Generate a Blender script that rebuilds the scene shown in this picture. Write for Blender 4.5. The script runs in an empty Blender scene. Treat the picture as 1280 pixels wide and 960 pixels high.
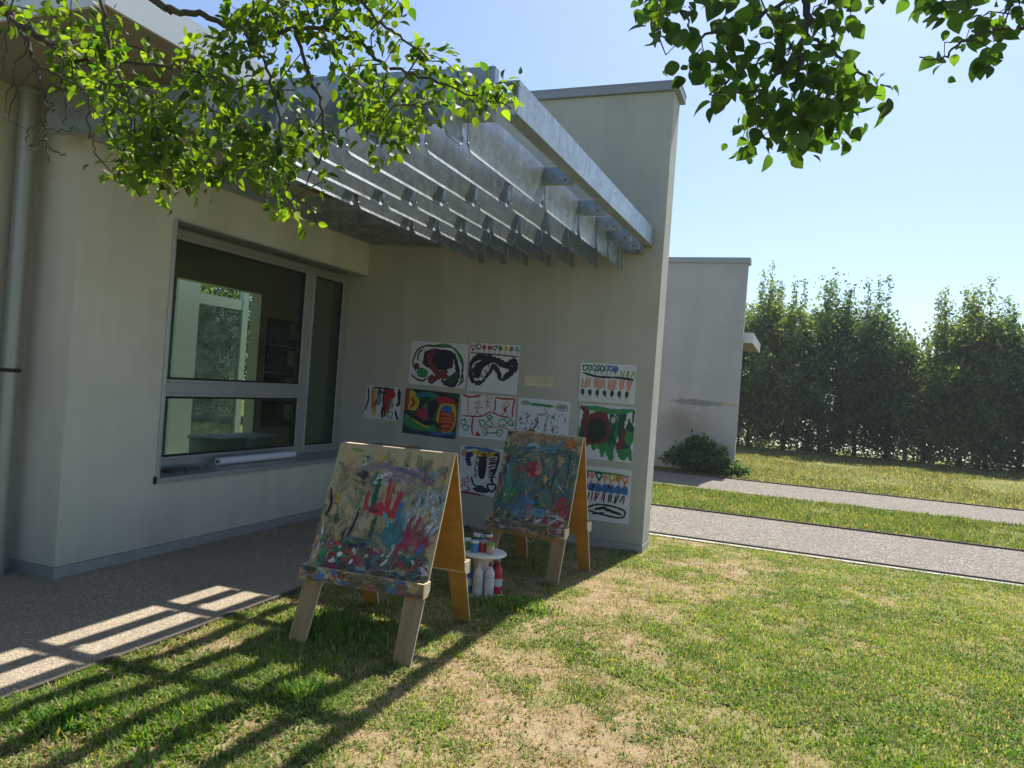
import bpy, math, random
import numpy as np
R = math.radians
random.seed(7)
rng = np.random.default_rng(11)
SC = bpy.context.scene
COL = SC.collection

# ------------------------------------------------------------------ camera
F = 930.0; H = 1.62; VP = 356.0; K = 0.072
YAW = math.atan(VP / F); cy, sy = math.cos(YAW), math.sin(YAW)
FWD = np.array((-sy, cy, 0.0)); RGT = np.array((cy, sy, 0.0)); UP = np.array((0, 0, 1.0)); NN = math.sqrt(1 + K * K)
cam_d = bpy.data.cameras.new("Camera"); cam = bpy.data.objects.new("Camera", cam_d); COL.objects.link(cam)
cam_d.sensor_width = 36.0; cam_d.lens = F / 1280 * 36; cam_d.clip_end = 3000; cam_d.clip_start = 0.05
cx = (RGT + K * UP) / NN; cu = (UP - K * RGT) / NN; cz = -FWD
from mathutils import Matrix, Vector
cam.matrix_world = Matrix(((cx[0], cu[0], cz[0], 0), (cx[1], cu[1], cz[1], 0), (cx[2], cu[2], cz[2], H), (0, 0, 0, 1)))
SC.camera = cam

def at(px, py, d):                      # point at forward distance d along the sight line of a photo pixel (1280x960)
    dx, dy = px - 640, py - 480
    u = (dx + K * dy) / NN; v = (-K * dx + dy) / NN
    p = FWD * d + RGT * (u * d / F) + UP * (H - v * d / F)
    return p
def ground(px, py, z=0.0):
    dx, dy = px - 640, py - 480
    v = (-K * dx + dy) / NN
    return at(px, py, (H - z) * F / v)
def project(P):
    P = np.asarray(P, float)
    d = P[:, 0] * FWD[0] + P[:, 1] * FWD[1]
    l = P[:, 0] * RGT[0] + P[:, 1] * RGT[1]
    d = np.where(np.abs(d) < 1e-3, 1e-3, d)
    u = F * l / d; v = -F * (P[:, 2] - H) / d
    return 640 + (u - K * v) / NN, 480 + (v + K * u) / NN, d

# ------------------------------------------------------------------ materials
def new_mat(name):
    m = bpy.data.materials.new(name); m.use_nodes = True
    nt = m.node_tree; b = nt.nodes["Principled BSDF"]
    return m, nt, b
def nd(nt, t, **kw):
    n = nt.nodes.new(t)
    for k, v in kw.items(): setattr(n, k, v)
    return n
def coords(nt, scale=(1, 1, 1), kind='Object'):
    tc = nd(nt, 'ShaderNodeTexCoord'); mp = nd(nt, 'ShaderNodeMapping'); mp.inputs['Scale'].default_value = scale
    nt.links.new(tc.outputs[kind], mp.inputs['Vector']); return mp.outputs['Vector']
def geo(nt, scale=(1, 1, 1)):
    g = nd(nt, 'ShaderNodeNewGeometry'); mp = nd(nt, 'ShaderNodeMapping'); mp.inputs['Scale'].default_value = scale
    nt.links.new(g.outputs['Position'], mp.inputs['Vector']); return mp.outputs['Vector']
def noise(nt, vec, scale, detail=4, rough=0.6):
    n = nd(nt, 'ShaderNodeTexNoise'); n.inputs['Scale'].default_value = scale; n.inputs['Detail'].default_value = detail
    n.inputs['Roughness'].default_value = rough; nt.links.new(vec, n.inputs['Vector']); return n.outputs['Fac']
def ramp(nt, fac, stops):
    r = nd(nt, 'ShaderNodeValToRGB'); e = r.color_ramp.elements
    while len(e) < len(stops): e.new(0.5)
    for k, (p, c) in enumerate(stops):
        e[k].position = p; e[k].color = (*c, 1) if len(c) == 3 else c
    nt.links.new(fac, r.inputs['Fac']); return r.outputs['Color']
def mix(nt, a, b, fac, mode='MIX'):
    m = nd(nt, 'ShaderNodeMix', data_type='RGBA', blend_type=mode)
    if isinstance(fac, (int, float)): m.inputs['Factor'].default_value = fac
    else: nt.links.new(fac, m.inputs['Factor'])
    for s, x in (('A', a), ('B', b)):
        sock = [i for i in m.inputs if i.name == s and i.type == 'RGBA'][0]
        if isinstance(x, tuple): sock.default_value = (*x, 1) if len(x) == 3 else x
        else: nt.links.new(x, sock)
    return [o for o in m.outputs if o.type == 'RGBA'][0]
def bump(nt, b, h, strength, dist=0.01):
    n = nd(nt, 'ShaderNodeBump'); n.inputs['Strength'].default_value = strength; n.inputs['Distance'].default_value = dist
    nt.links.new(h, n.inputs['Height']); nt.links.new(n.outputs['Normal'], b.inputs['Normal'])
def gray(v): return (v, v, v)

def plaster(name, base, stain=0.8):
    m, nt, b = new_mat(name); v = geo(nt)
    n1 = noise(nt, v, 1.3, 6, 0.65)
    c = mix(nt, tuple(x * 0.84 for x in base), tuple(min(1, x * 1.1) for x in base), n1)
    n2 = noise(nt, geo(nt, (2.2, 2.2, 0.16)), 1.4, 3, 0.5)
    st = ramp(nt, n2, [(0.42, gray(0)), (0.68, gray(1))])
    sm = nd(nt, 'ShaderNodeMath', operation='MULTIPLY'); sm.inputs[1].default_value = stain * 0.45
    nt.links.new(st, sm.inputs[0])
    c = mix(nt, c, tuple(x * 0.62 for x in base), sm.outputs[0])
    g0 = nd(nt, 'ShaderNodeNewGeometry'); sz_ = nd(nt, 'ShaderNodeSeparateXYZ'); nt.links.new(g0.outputs['Position'], sz_.inputs[0])
    mr = nd(nt, 'ShaderNodeMapRange'); mr.inputs['From Min'].default_value = 0.05; mr.inputs['From Max'].default_value = 0.55; mr.inputs['To Min'].default_value = 0.75; mr.inputs['To Max'].default_value = 0.0; nt.links.new(sz_.outputs['Z'], mr.inputs['Value'])
    ns = noise(nt, v, 4, 6, 0.75); sp_ = nd(nt, 'ShaderNodeMath', operation='MULTIPLY'); nt.links.new(mr.outputs[0], sp_.inputs[0]); nt.links.new(ns, sp_.inputs[1])
    c = mix(nt, c, (0.22, 0.18, 0.115), sp_.outputs[0])
    nb = noise(nt, v, 0.55, 5, 0.7); c = mix(nt, c, tuple(x * y for x, y in zip(base, (0.80, 0.83, 0.78))), ramp(nt, nb, [(0.44, gray(0)), (0.62, gray(0.6))]))
    nk = noise(nt, v, 26, 3, 0.8); c = mix(nt, c, tuple(x * 0.7 for x in base), ramp(nt, nk, [(0.64, gray(0)), (0.74, gray(0.6))]))
    n3 = noise(nt, v, 160, 3, 0.7)
    c = mix(nt, c, mix(nt, gray(0.78), gray(1.15), n3), 0.55, 'MULTIPLY')
    nt.links.new(c, b.inputs['Base Color']); b.inputs['Roughness'].default_value = 0.92
    b.inputs['Specular IOR Level'].default_value = 0.2
    n4 = noise(nt, v, 140, 5, 0.75)
    bump(nt, b, n4, 0.6, 0.006)
    return m
M = {}
M['plaster'] = plaster('plaster', (0.54, 0.53, 0.465))
M['plaster_bay_bounce'] = plaster('plaster_bay_bounce', (0.74, 0.71, 0.60))  # same wall plaster, ground bounce painted in as a lighter tone
M['plaster_side'] = plaster('plaster_side', (0.55, 0.53, 0.44))
M['plaster_far'] = plaster('plaster_far', (0.46, 0.455, 0.44), 0.6)

def far_stained():
    m = M['plaster_far']; nt = m.node_tree; b = nt.nodes["Principled BSDF"]
    src = b.inputs['Base Color'].links[0].from_socket
    # a weathered repair smear and a brown rust stain, shaped by position on the wall
    g = nd(nt, 'ShaderNodeNewGeometry'); sp = nd(nt, 'ShaderNodeSeparateXYZ'); nt.links.new(g.outputs['Position'], sp.inputs[0])
    def blob(x0, z0, rx, rz, wob, lo, hi, scale):
        a = nd(nt, 'ShaderNodeMath', operation='SUBTRACT'); nt.links.new(sp.outputs['X'], a.inputs[0]); a.inputs[1].default_value = x0
        a2 = nd(nt, 'ShaderNodeMath', operation='DIVIDE'); nt.links.new(a.outputs[0], a2.inputs[0]); a2.inputs[1].default_value = rx
        c = nd(nt, 'ShaderNodeMath', operation='SUBTRACT'); nt.links.new(sp.outputs['Z'], c.inputs[0]); c.inputs[1].default_value = z0
        c2 = nd(nt, 'ShaderNodeMath', operation='DIVIDE'); nt.links.new(c.outputs[0], c2.inputs[0]); c2.inputs[1].default_value = rz
        h = nd(nt, 'ShaderNodeCombineXYZ'); nt.links.new(a2.outputs[0], h.inputs[0]); nt.links.new(c2.outputs[0], h.inputs[1])
        l = nd(nt, 'ShaderNodeVectorMath', operation='LENGTH'); nt.links.new(h.outputs[0], l.inputs[0])
        n = noise(nt, geo(nt), scale, 5, 0.7)
        s = nd(nt, 'ShaderNodeMath', operation='MULTIPLY_ADD'); nt.links.new(n, s.inputs[0]); s.inputs[1].default_value = wob
        nt.links.new(l.outputs['Value'], s.inputs[2])
        mr = nd(nt, 'ShaderNodeMapRange'); mr.inputs['From Min'].default_value = lo; mr.inputs['From Max'].default_value = hi
        mr.inputs['To Min'].default_value = 1; mr.inputs['To Max'].default_value = 0; nt.links.new(s.outputs[0], mr.inputs['Value'])
        return mr.outputs[0]
    f1 = blob(-2.05, 1.50, 0.66, 0.085, 1.5, 1.35, 1.75, 6)
    c = mix(nt, src, (0.23, 0.235, 0.22), f1)
    f2 = blob(-2.35, 0.95, 0.75, 0.5, 1.2, 0.85, 1.75, 3)
    fm = nd(nt, 'ShaderNodeMath', operation='MULTIPLY'); nt.links.new(f2, fm.inputs[0]); fm.inputs[1].default_value = 0.55
    c = mix(nt, c, (0.20, 0.15, 0.095), fm.outputs[0])
    f3 = blob(-1.35, 1.52, 0.17, 0.03, 1.0, 1.2, 1.6, 9)
    c = mix(nt, c, (0.42, 0.36, 0.2), f3)
    nt.links.new(c, b.inputs['Base Color'])
far_stained()

def galvanized():
    m, nt, b = new_mat('galvanized_steel'); v = geo(nt)
    vo = nd(nt, 'ShaderNodeTexVoronoi'); vo.inputs['Scale'].default_value = 34; nt.links.new(v, vo.inputs['Vector'])
    n = noise(nt, v, 7, 5, 0.7)
    c = ramp(nt, n, [(0.3, (0.24, 0.285, 0.315)), (0.55, (0.335, 0.385, 0.415)), (0.75, (0.42, 0.47, 0.50))])
    sp = nd(nt, 'ShaderNodeSeparateColor'); nt.links.new(vo.outputs['Color'], sp.inputs[0])
    c = mix(nt, c, mix(nt, gray(0.84), gray(1.12), sp.outputs[0]), 0.8, 'MULTIPLY')
    st = ramp(nt, noise(nt, geo(nt, (9, 9, 0.7)), 2.0, 4, 0.6), [(0.5, gray(0)), (0.75, gray(0.4))])
    c = mix(nt, c, (0.19, 0.2, 0.195), st)
    nt.links.new(c, b.inputs['Base Color']); b.inputs['Metallic'].default_value = 0.45
    r = ramp(nt, sp.outputs[1], [(0, gray(0.30)), (1, gray(0.50))]); nt.links.new(r, b.inputs['Roughness'])
    bump(nt, b, n, 0.1, 0.004)
    return m
M['galv'] = galvanized()

def metal(name, col, rough=0.45, metallic=0.6, var=0.1):
    m, nt, b = new_mat(name); v = geo(nt)
    n = noise(nt, v, 9, 4, 0.65)
    c = mix(nt, tuple(x * (1 - var) for x in col), tuple(min(1, x * (1 + var)) for x in col), n)
    nt.links.new(c, b.inputs['Base Color']); b.inputs['Metallic'].default_value = metallic; b.inputs['Roughness'].default_value = rough
    return m
M['alu'] = metal('aluminium', (0.47, 0.49, 0.49), 0.42, 0.55)
M['alu_dark'] = metal('aluminium_dark', (0.2, 0.21, 0.21), 0.5, 0.4)
M['gasket'] = metal('rubber_gasket', (0.018, 0.018, 0.018), 0.7, 0.0)
M['fascia'] = metal('fascia_metal', (0.66, 0.67, 0.67), 0.42, 0.12, 0.06)
M['coping'] = metal('coping_metal', (0.30, 0.315, 0.325), 0.5, 0.4)
M['skirt'] = metal('skirting_metal', (0.42, 0.43, 0.425), 0.45, 0.5, 0.14)
M['pipe'] = metal('downpipe_metal', (0.34, 0.35, 0.31), 0.4, 0.35, 0.06)
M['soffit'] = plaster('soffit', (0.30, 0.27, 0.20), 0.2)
M['roof'] = metal('roof_sheet', (0.35, 0.36, 0.36), 0.5, 0.3)

def simple(name, col, rough=0.6, var=0.08, sc=20, spec=0.5, metallic=0.0):
    m, nt, b = new_mat(name)
    n = noise(nt, coords(nt), sc, 4, 0.65)
    c = mix(nt, tuple(x * (1 - var) for x in col), tuple(min(1, x * (1 + var)) for x in col), n)
    nt.links.new(c, b.inputs['Base Color']); b.inputs['Roughness'].default_value = rough
    b.inputs['Specular IOR Level'].default_value = spec
    return m
M['paper'] = simple('paper', (0.68, 0.69, 0.71), 0.8, 0.05, 6, 0.2)
M['note'] = simple('note_paper', (0.62, 0.57, 0.40), 0.8, 0.05, 6, 0.2)
M['white_paper'] = simple('roll_paper', (0.74, 0.76, 0.85), 0.6, 0.04, 4)
M['card'] = simple('cardboard_core', (0.30, 0.25, 0.20), 0.9)
M['int_wall'] = simple('interior_wall', (0.84, 0.79, 0.62), 0.8)
M['int_floor'] = simple('interior_floor', (0.42, 0.37, 0.28), 0.5)
M['int_white'] = simple('interior_white', (0.66, 0.72, 0.70), 0.5, 0.05)
M['shelf'] = simple('shelf_dark', (0.06, 0.06, 0.06), 0.6)
M['white_plastic'] = simple('white_plastic', (0.72, 0.70, 0.60), 0.45, 0.08, 12)
M['bottle_white'] = simple('bottle_white', (0.66, 0.66, 0.62), 0.35, 0.1, 25)
M['string'] = simple('string', (0.6, 0.58, 0.5), 0.9)

def glass(name, tint, rough=0.0):
    m, nt, b = new_mat(name); nt.nodes.remove(b)
    out = nt.nodes['Material Output']
    tr = nd(nt, 'ShaderNodeBsdfTransparent'); tr.inputs['Color'].default_value = (*tint, 1)
    gl = nd(nt, 'ShaderNodeBsdfGlossy'); gl.inputs['Roughness'].default_value = rough
    lw = nd(nt, 'ShaderNodeLayerWeight'); pw = nd(nt, 'ShaderNodeMath', operation='POWER'); nt.links.new(lw.outputs['Facing'], pw.inputs[0]); pw.inputs[1].default_value = 4.0
    fr = nd(nt, 'ShaderNodeMath', operation='MULTIPLY_ADD'); nt.links.new(pw.outputs[0], fr.inputs[0]); fr.inputs[1].default_value = 0.85; fr.inputs[2].default_value = 0.045
    mx = nd(nt, 'ShaderNodeMixShader'); nt.links.new(fr.outputs[0], mx.inputs[0])
    nt.links.new(tr.outputs[0], mx.inputs[1]); nt.links.new(gl.outputs[0], mx.inputs[2]); nt.links.new(mx.outputs[0], out.inputs['Surface'])
    return m
M['glass'] = glass('window_glass', (0.70, 0.80, 0.74))
M['clear'] = glass('clear_plastic', (0.82, 0.85, 0.86), 0.12)

def wood(name, c1, c2, rough=0.55, axis=(2, 2, 30), speck=0.25, spec=0.4):
    m, nt, b = new_mat(name); v = coords(nt, axis)
    n = noise(nt, v, 1.6, 6, 0.6)
    c = ramp(nt, n, [(0.3, c1), (0.7, c2)])
    n2 = noise(nt, coords(nt), 14, 5, 0.7)
    dirt = ramp(nt, n2, [(0.58, gray(0)), (0.8, gray(speck))])
    c = mix(nt, c, (0.08, 0.055, 0.035), dirt)
    nt.links.new(c, b.inputs['Base Color']); b.inputs['Roughness'].default_value = rough
    b.inputs['Specular IOR Level'].default_value = spec
    bump(nt, b, n, 0.12, 0.002)
    return m
M['ply'] = wood('weathered_plywood', (0.40, 0.285, 0.125), (0.50, 0.37, 0.175), 0.7, (14, 2, 2))
def stained():
    m = wood('paint_stained_plywood', (0.38, 0.275, 0.125), (0.48, 0.36, 0.175), 0.65, (14, 2, 2)); nt = m.node_tree; b = nt.nodes["Principled BSDF"]
    c = b.inputs['Base Color'].links[0].from_socket
    for k, (col, sc, lo, amt) in enumerate((((0.28, 0.32, 0.24), 5, .50, .75), ((0.27, 0.21, 0.28), 7, .54, .7), ((0.50, 0.49, 0.44), 9, .58, .7), ((0.10, 0.16, 0.15), 8, .60, .6), ((0.30, 0.11, 0.10), 11, .63, .6))):
        mp = coords(nt, (1.0 + k * .13, 1, .55)); n = noise(nt, mp, sc, 7, .75); f = ramp(nt, n, [(lo, gray(0)), (lo + .07, gray(amt))]); c = mix(nt, c, col, f)
    nt.links.new(c, b.inputs['Base Color']); return m
M['ply_stained'] = stained()
M['leg'] = wood('weathered_leg_wood', (0.29, 0.185, 0.08), (0.40, 0.27, 0.125), 0.7, (14, 14, 2))
M['varnish'] = wood('orange_varnished_plywood', (0.40, 0.19, 0.028), (0.54, 0.27, 0.045), 0.33, (3, 3, 12), 0.3)
M['edge'] = wood('pale_plywood_edge', (0.55, 0.44, 0.30), (0.68, 0.57, 0.42), 0.7, (2, 2, 30))
M['bark'] = wood('grey_bark', (0.10, 0.085, 0.065), (0.22, 0.19, 0.15), 0.9, (8, 8, 3), 0.4)
M['dark_bark'] = wood('dark_bark', (0.045, 0.038, 0.03), (0.10, 0.085, 0.065), 0.95, (8, 8, 3), 0.4)

def attr_mat(name, rough=0.6, spec=0.4, dry=0.0, transl=0.0, backside=None):
    m, nt, b = new_mat(name)
    a = nd(nt, 'ShaderNodeAttribute', attribute_name='col')
    b.inputs['Roughness'].default_value = rough; b.inputs['Specular IOR Level'].default_value = spec
    out = nt.nodes['Material Output']; sh = b.outputs[0]
    col = a.outputs['Color']
    if transl == 0:
        n = noise(nt, coords(nt), 60, 3, 0.7)
        col = mix(nt, a.outputs['Color'], mix(nt, gray(0.75), gray(1.2), n), 0.6, 'MULTIPLY')
    nt.links.new(col, b.inputs['Base Color'])
    if transl > 0:
        t = nd(nt, 'ShaderNodeBsdfTranslucent')
        cc = mix(nt, a.outputs['Color'], backside or (1.6, 1.5, 0.6), 1.0, 'MULTIPLY'); nt.links.new(cc, t.inputs['Color'])
        mx = nd(nt, 'ShaderNodeMixShader'); mx.inputs[0].default_value = transl
        nt.links.new(sh, mx.inputs[1]); nt.links.new(t.outputs[0], mx.inputs[2]); sh = mx.outputs[0]
    if dry > 0:
        n1 = noise(nt, coords(nt), 62, 8, 0.85)
        th = ramp(nt, n1, [(dry - 0.05, gray(0)), (dry + 0.06, gray(1))])
        tr = nd(nt, 'ShaderNodeBsdfTransparent'); mx = nd(nt, 'ShaderNodeMixShader')
        nt.links.new(th, mx.inputs[0]); nt.links.new(sh, mx.inputs[1]); nt.links.new(tr.outputs[0], mx.inputs[2]); sh = mx.outputs[0]
    nt.links.new(sh, out.inputs['Surface'])
    return m
M['paint'] = attr_mat('poster_paint', 0.55, 0.4)
M['dry_paint'] = attr_mat('dry_brush_paint', 0.5, 0.4, dry=0.52)
M['coloured'] = attr_mat('coloured_plastic', 0.35, 0.5)
M['grass'] = attr_mat('grass_blade', 0.6, 0.3, transl=0.45, backside=(1.5, 1.4, 0.5))
M['leaf'] = attr_mat('broad_leaf', 0.5, 0.35, transl=0.58, backside=(2.3, 2.3, 0.5))
M['hedge_leaf'] = attr_mat('hedge_leaf', 0.5, 0.4, transl=0.45, backside=(1.9, 1.9, 0.6))

def aggregate(name, dark, light, sc=55, dirt=(0.2, 0.17, 0.12)):
    m, nt, b = new_mat(name); v = geo(nt)
    vo = nd(nt, 'ShaderNodeTexVoronoi'); vo.inputs['Scale'].default_value = sc; nt.links.new(v, vo.inputs['Vector'])
    sp = nd(nt, 'ShaderNodeSeparateColor'); nt.links.new(vo.outputs['Color'], sp.inputs[0])
    c = ramp(nt, sp.outputs[0], [(0.0, dark), (0.45, tuple((a + b_) / 2 for a, b_ in zip(dark, light))), (0.85, light), (1.0, tuple(min(1, x * 1.5) for x in light))])
    edge = ramp(nt, vo.outputs['Distance'], [(0.35, gray(1)), (0.75, gray(0.45))])
    c = mix(nt, c, edge, 0.8, 'MULTIPLY')
    n = noise(nt, v, 1.4, 5, 0.65)
    c = mix(nt, c, dirt, ramp(nt, n, [(0.45, gray(0)), (0.75, gray(0.45))]))
    nt.links.new(c, b.inputs['Base Color']); b.inputs['Roughness'].default_value = 0.85; b.inputs['Specular IOR Level'].default_value = 0.3
    bump(nt, b, vo.outputs['Distance'], 0.35, -0.004)
    return m
M['patio'] = aggregate('exposed_aggregate', (0.25, 0.205, 0.148), (0.50, 0.415, 0.30), 150)
M['path'] = aggregate('gravel_path', (0.07, 0.06, 0.05), (0.29, 0.255, 0.21), 62, (0.14, 0.12, 0.09))
M['steel_edge'] = metal('rusty_edging', (0.075, 0.06, 0.05), 0.7, 0.2, 0.4)
M['concrete_lip'] = simple('concrete_lip', (0.40, 0.38, 0.33), 0.9, 0.15, 8, 0.2)

def soil():
    m, nt, b = new_mat('soil_and_turf'); v = geo(nt)
    a = nd(nt, 'ShaderNodeAttribute', attribute_name='dens'); d = nd(nt, 'ShaderNodeSeparateColor'); nt.links.new(a.outputs['Color'], d.inputs[0])
    n1 = noise(nt, v, 9, 6, 0.7); n2 = noise(nt, v, 70, 4, 0.75)
    dirt = ramp(nt, n1, [(0.3, (0.22, 0.14, 0.08)), (0.5, (0.33, 0.235, 0.145)), (0.72, (0.46, 0.35, 0.235))])
    dirt = mix(nt, dirt, mix(nt, gray(0.5), gray(1.35), n2), 0.75, 'MULTIPLY')
    thatch = ramp(nt, n2, [(0.3, (0.055, 0.08, 0.018)), (0.5, (0.165, 0.18, 0.05)), (0.72, (0.32, 0.29, 0.12))])
    c = mix(nt, dirt, thatch, d.outputs[0])
    nt.links.new(c, b.inputs['Base Color']); b.inputs['Roughness'].default_value = 0.95; b.inputs['Specular IOR Level'].default_value = 0.1
    bump(nt, b, n2, 0.8, 0.012)
    return m
M['soil'] = soil()
def field(name, c1, c2, c3):
    m, nt, b = new_mat(name); v = geo(nt)
    n1 = noise(nt, v, 0.55, 6, 0.65); n2 = noise(nt, v, 30, 4, 0.75)
    c = ramp(nt, n1, [(0.35, c1), (0.52, c2), (0.7, c3)])
    c = mix(nt, c, mix(nt, gray(0.55), gray(1.35), n2), 0.7, 'MULTIPLY')
    nt.links.new(c, b.inputs['Base Color']); b.inputs['Roughness'].default_value = 0.95; b.inputs['Specular IOR Level'].default_value = 0.1
    bump(nt, b, n2, 0.6, 0.03)
    return m
M['field'] = field('mown_lawn', (0.09, 0.12, 0.03), (0.17, 0.18, 0.055), (0.28, 0.24, 0.10))
M['beyond'] = field('pale_field', (0.34, 0.33, 0.24), (0.42, 0.42, 0.33), (0.5, 0.48, 0.4))

# ------------------------------------------------------------------ mesh helpers
def unit(v): return v / (np.linalg.norm(v) + 1e-9)
class MB:
    def __init__(s): s.v = []; s.f = []; s.m = []; s.c = []
    def add(s, vs, fs, mi=0, col=None):
        o = len(s.v); s.v += [tuple(map(float, p)) for p in vs]
        for f in fs: s.f.append(tuple(o + i for i in f)); s.m.append(mi); s.c.append(col or (0.5, 0.5, 0.5))
    def box(s, x0, x1, y0, y1, z0, z1, mi=0, col=None):
        vs = [(x, y, z) for z in (z0, z1) for y in (y0, y1) for x in (x0, x1)]
        s.add(vs, [(0, 2, 3, 1), (4, 5, 7, 6), (0, 1, 5, 4), (2, 6, 7, 3), (0, 4, 6, 2), (1, 3, 7, 5)], mi, col)
    def hexa(s, lo, hi, mi=0, col=None):     # two quads, same winding
        s.add(list(lo) + list(hi), [(3, 2, 1, 0), (4, 5, 6, 7), (0, 1, 5, 4), (1, 2, 6, 5), (2, 3, 7, 6), (3, 0, 4, 7)], mi, col)
    def tube(s, pts, rad, n=8, mi=0, col=None, caps=True):
        pts = [np.asarray(p, float) for p in pts]; rings = []
        if isinstance(rad, (int, float)): rad = [rad] * len(pts)
        prev = None
        for i, p in enumerate(pts):
            t = pts[min(i + 1, len(pts) - 1)] - pts[max(i - 1, 0)]; t = t / (np.linalg.norm(t) + 1e-9)
            if prev is None:
                a = np.array((0, 0, 1.0)) if abs(t[2]) < 0.9 else np.array((1.0, 0, 0)); e = np.cross(t, a)
            else: e = prev - t * np.dot(prev, t)
            e = e / (np.linalg.norm(e) + 1e-9); prev = e; g = np.cross(t, e)
            rings.append([p + rad[i] * (math.cos(2 * math.pi * k / n) * e + math.sin(2 * math.pi * k / n) * g) for k in range(n)])
        vs = [q for r in rings for q in r]; fs = []
        for i in range(len(pts) - 1):
            for k in range(n): fs.append((i * n + k, i * n + (k + 1) % n, (i + 1) * n + (k + 1) % n, (i + 1) * n + k))
        if caps: fs += [tuple(range(n - 1, -1, -1)), tuple((len(pts) - 1) * n + k for k in range(n))]
        s.add(vs, fs, mi, col)
    def lathe(s, prof, c=(0, 0, 0), n=28, mi=0, col=None, cols=None):  # prof (r, z)
        vs = []
        for r, z in prof: vs += [(c[0] + r * math.cos(2 * math.pi * k / n), c[1] + r * math.sin(2 * math.pi * k / n), c[2] + z) for k in range(n)]
        for i in range(len(prof) - 1):
            fs = [(k, (k + 1) % n, n + (k + 1) % n, n + k) for k in range(n)]
            s.add(vs[i * n:(i + 2) * n], fs, mi, (cols[i] if cols else col))
        s.add(vs[:n], [tuple(range(n - 1, -1, -1))], mi, col or (cols and cols[0])); s.add(vs[-n:], [tuple(range(n))], mi, col or (cols and cols[-1]))
    def prism(s, poly, fn, mi=0, mi_side=None, col=None):   # poly [(a,b)], fn(a,b,k)->xyz for k = 0, 1
        n = len(poly); vs = [fn(a, b, 0) for a, b in poly] + [fn(a, b, 1) for a, b in poly]
        s.add(vs, [tuple(range(n - 1, -1, -1)), tuple(range(n, 2 * n))], mi, col)
        s.add(vs, [(k, (k + 1) % n, n + (k + 1) % n, n + k) for k in range(n)], mi if mi_side is None else mi_side, col)
    def build(s, name, mats, parent=None, smooth=False, bevel=0, fix=True):
        me = bpy.data.meshes.new(name); me.from_pydata(s.v, [], s.f)
        for m in (mats if isinstance(mats, (list, tuple)) else [mats]): me.materials.append(m)
        me.polygons.foreach_set('material_index', s.m)
        ca = me.attributes.new('col', 'FLOAT_COLOR', 'FACE')
        ca.data.foreach_set('color', np.array([(*c, 1.0) for c in s.c], dtype=np.float32).ravel())
        if smooth: me.polygons.foreach_set('use_smooth', [True] * len(s.f))
        if fix:
            import bmesh
            bm = bmesh.new(); bm.from_mesh(me); bmesh.ops.recalc_face_normals(bm, faces=bm.faces); bm.to_mesh(me); bm.free()
        o = bpy.data.objects.new(name, me); COL.objects.link(o)
        if parent: o.parent = parent
        if bevel:
            md = o.modifiers.new('bevel', 'BEVEL'); md.width = bevel; md.segments = 2; md.limit_method = 'ANGLE'
        if smooth:
            try: me.set_sharp_from_angle(angle=R(40))
            except Exception: pass
        return o
def np_mesh(name, V, faces_idx, loops_per, C, mat, parent=None, smooth=False):
    """V (n,3), faces_idx flat vertex ids, loops_per list of face sizes, C (n,3) point colours"""
    me = bpy.data.meshes.new(name)
    me.vertices.add(len(V)); me.vertices.foreach_set('co', np.asarray(V, np.float32).ravel())
    me.loops.add(len(faces_idx)); me.loops.foreach_set('vertex_index', np.asarray(faces_idx, np.int32))
    lp = np.asarray(loops_per, np.int32); st = np.concatenate(([0], np.cumsum(lp)[:-1])).astype(np.int32)
    me.polygons.add(len(lp)); me.polygons.foreach_set('loop_start', st)
    try: me.polygons.foreach_set('loop_total', lp)
    except Exception: pass
    me.update(calc_edges=True)
    ca = me.attributes.new('col', 'FLOAT_COLOR', 'POINT')
    ca.data.foreach_set('color', np.concatenate([C, np.ones((len(C), 1))], 1).astype(np.float32).ravel())
    if smooth: me.polygons.foreach_set('use_smooth', np.ones(len(lp), bool))
    me.materials.append(mat)
    o = bpy.data.objects.new(name, me); COL.objects.link(o)
    if parent: o.parent = parent
    return o
def tag(o, label=None, cat=None, group=None, kind=None):
    if label: o['label'] = label
    if cat: o['category'] = cat
    if group: o['group'] = group
    if kind: o['kind'] = kind
    return o
def thing(name, label, cat, loc=(0, 0, 0), rz=0, group=None):
    o = bpy.data.objects.new(name, None); COL.objects.link(o); o.location = loc; o.rotation_euler = (0, 0, rz); o.empty_display_size = 0.2
    return tag(o, label, cat, group)
def loc_children(o):     # parts were modelled in world space: keep them there under an empty with a location
    bpy.context.view_layer.update()
    inv = o.matrix_world.inverted()
    for c in o.children: c.matrix_parent_inverse = inv

# value noise for lawns
LAT = rng.random((64, 64))
def vnoise(x, y, s):
    x = np.asarray(x) * s + 17.3; y = np.asarray(y) * s + 5.7
    i = np.floor(x).astype(int); j = np.floor(y).astype(int); fx = x - i; fy = y - j
    fx = fx * fx * (3 - 2 * fx); fy = fy * fy * (3 - 2 * fy)
    g = lambda a, b: LAT[a % 64, b % 64]
    return (g(i, j) * (1 - fx) + g(i + 1, j) * fx) * (1 - fy) + (g(i, j + 1) * (1 - fx) + g(i + 1, j + 1) * fx) * fy
def fbm(x, y, s): return 0.5 * vnoise(x, y, s) + 0.27 * vnoise(x, y, s * 2.1) + 0.15 * vnoise(x, y, s * 4.3) + 0.08 * vnoise(x, y, s * 9)

# ------------------------------------------------------------------ main dimensions
YW = 7.57; YWB = 7.92      # wing wall front and back
XE = -1.36                 # wing wall free end
XB = -4.82                 # bay wall face
YB = 3.80                  # bay front corner
XM = -5.28                 # main wall face
XKERB = -3.29
TOP = 4.80

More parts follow.
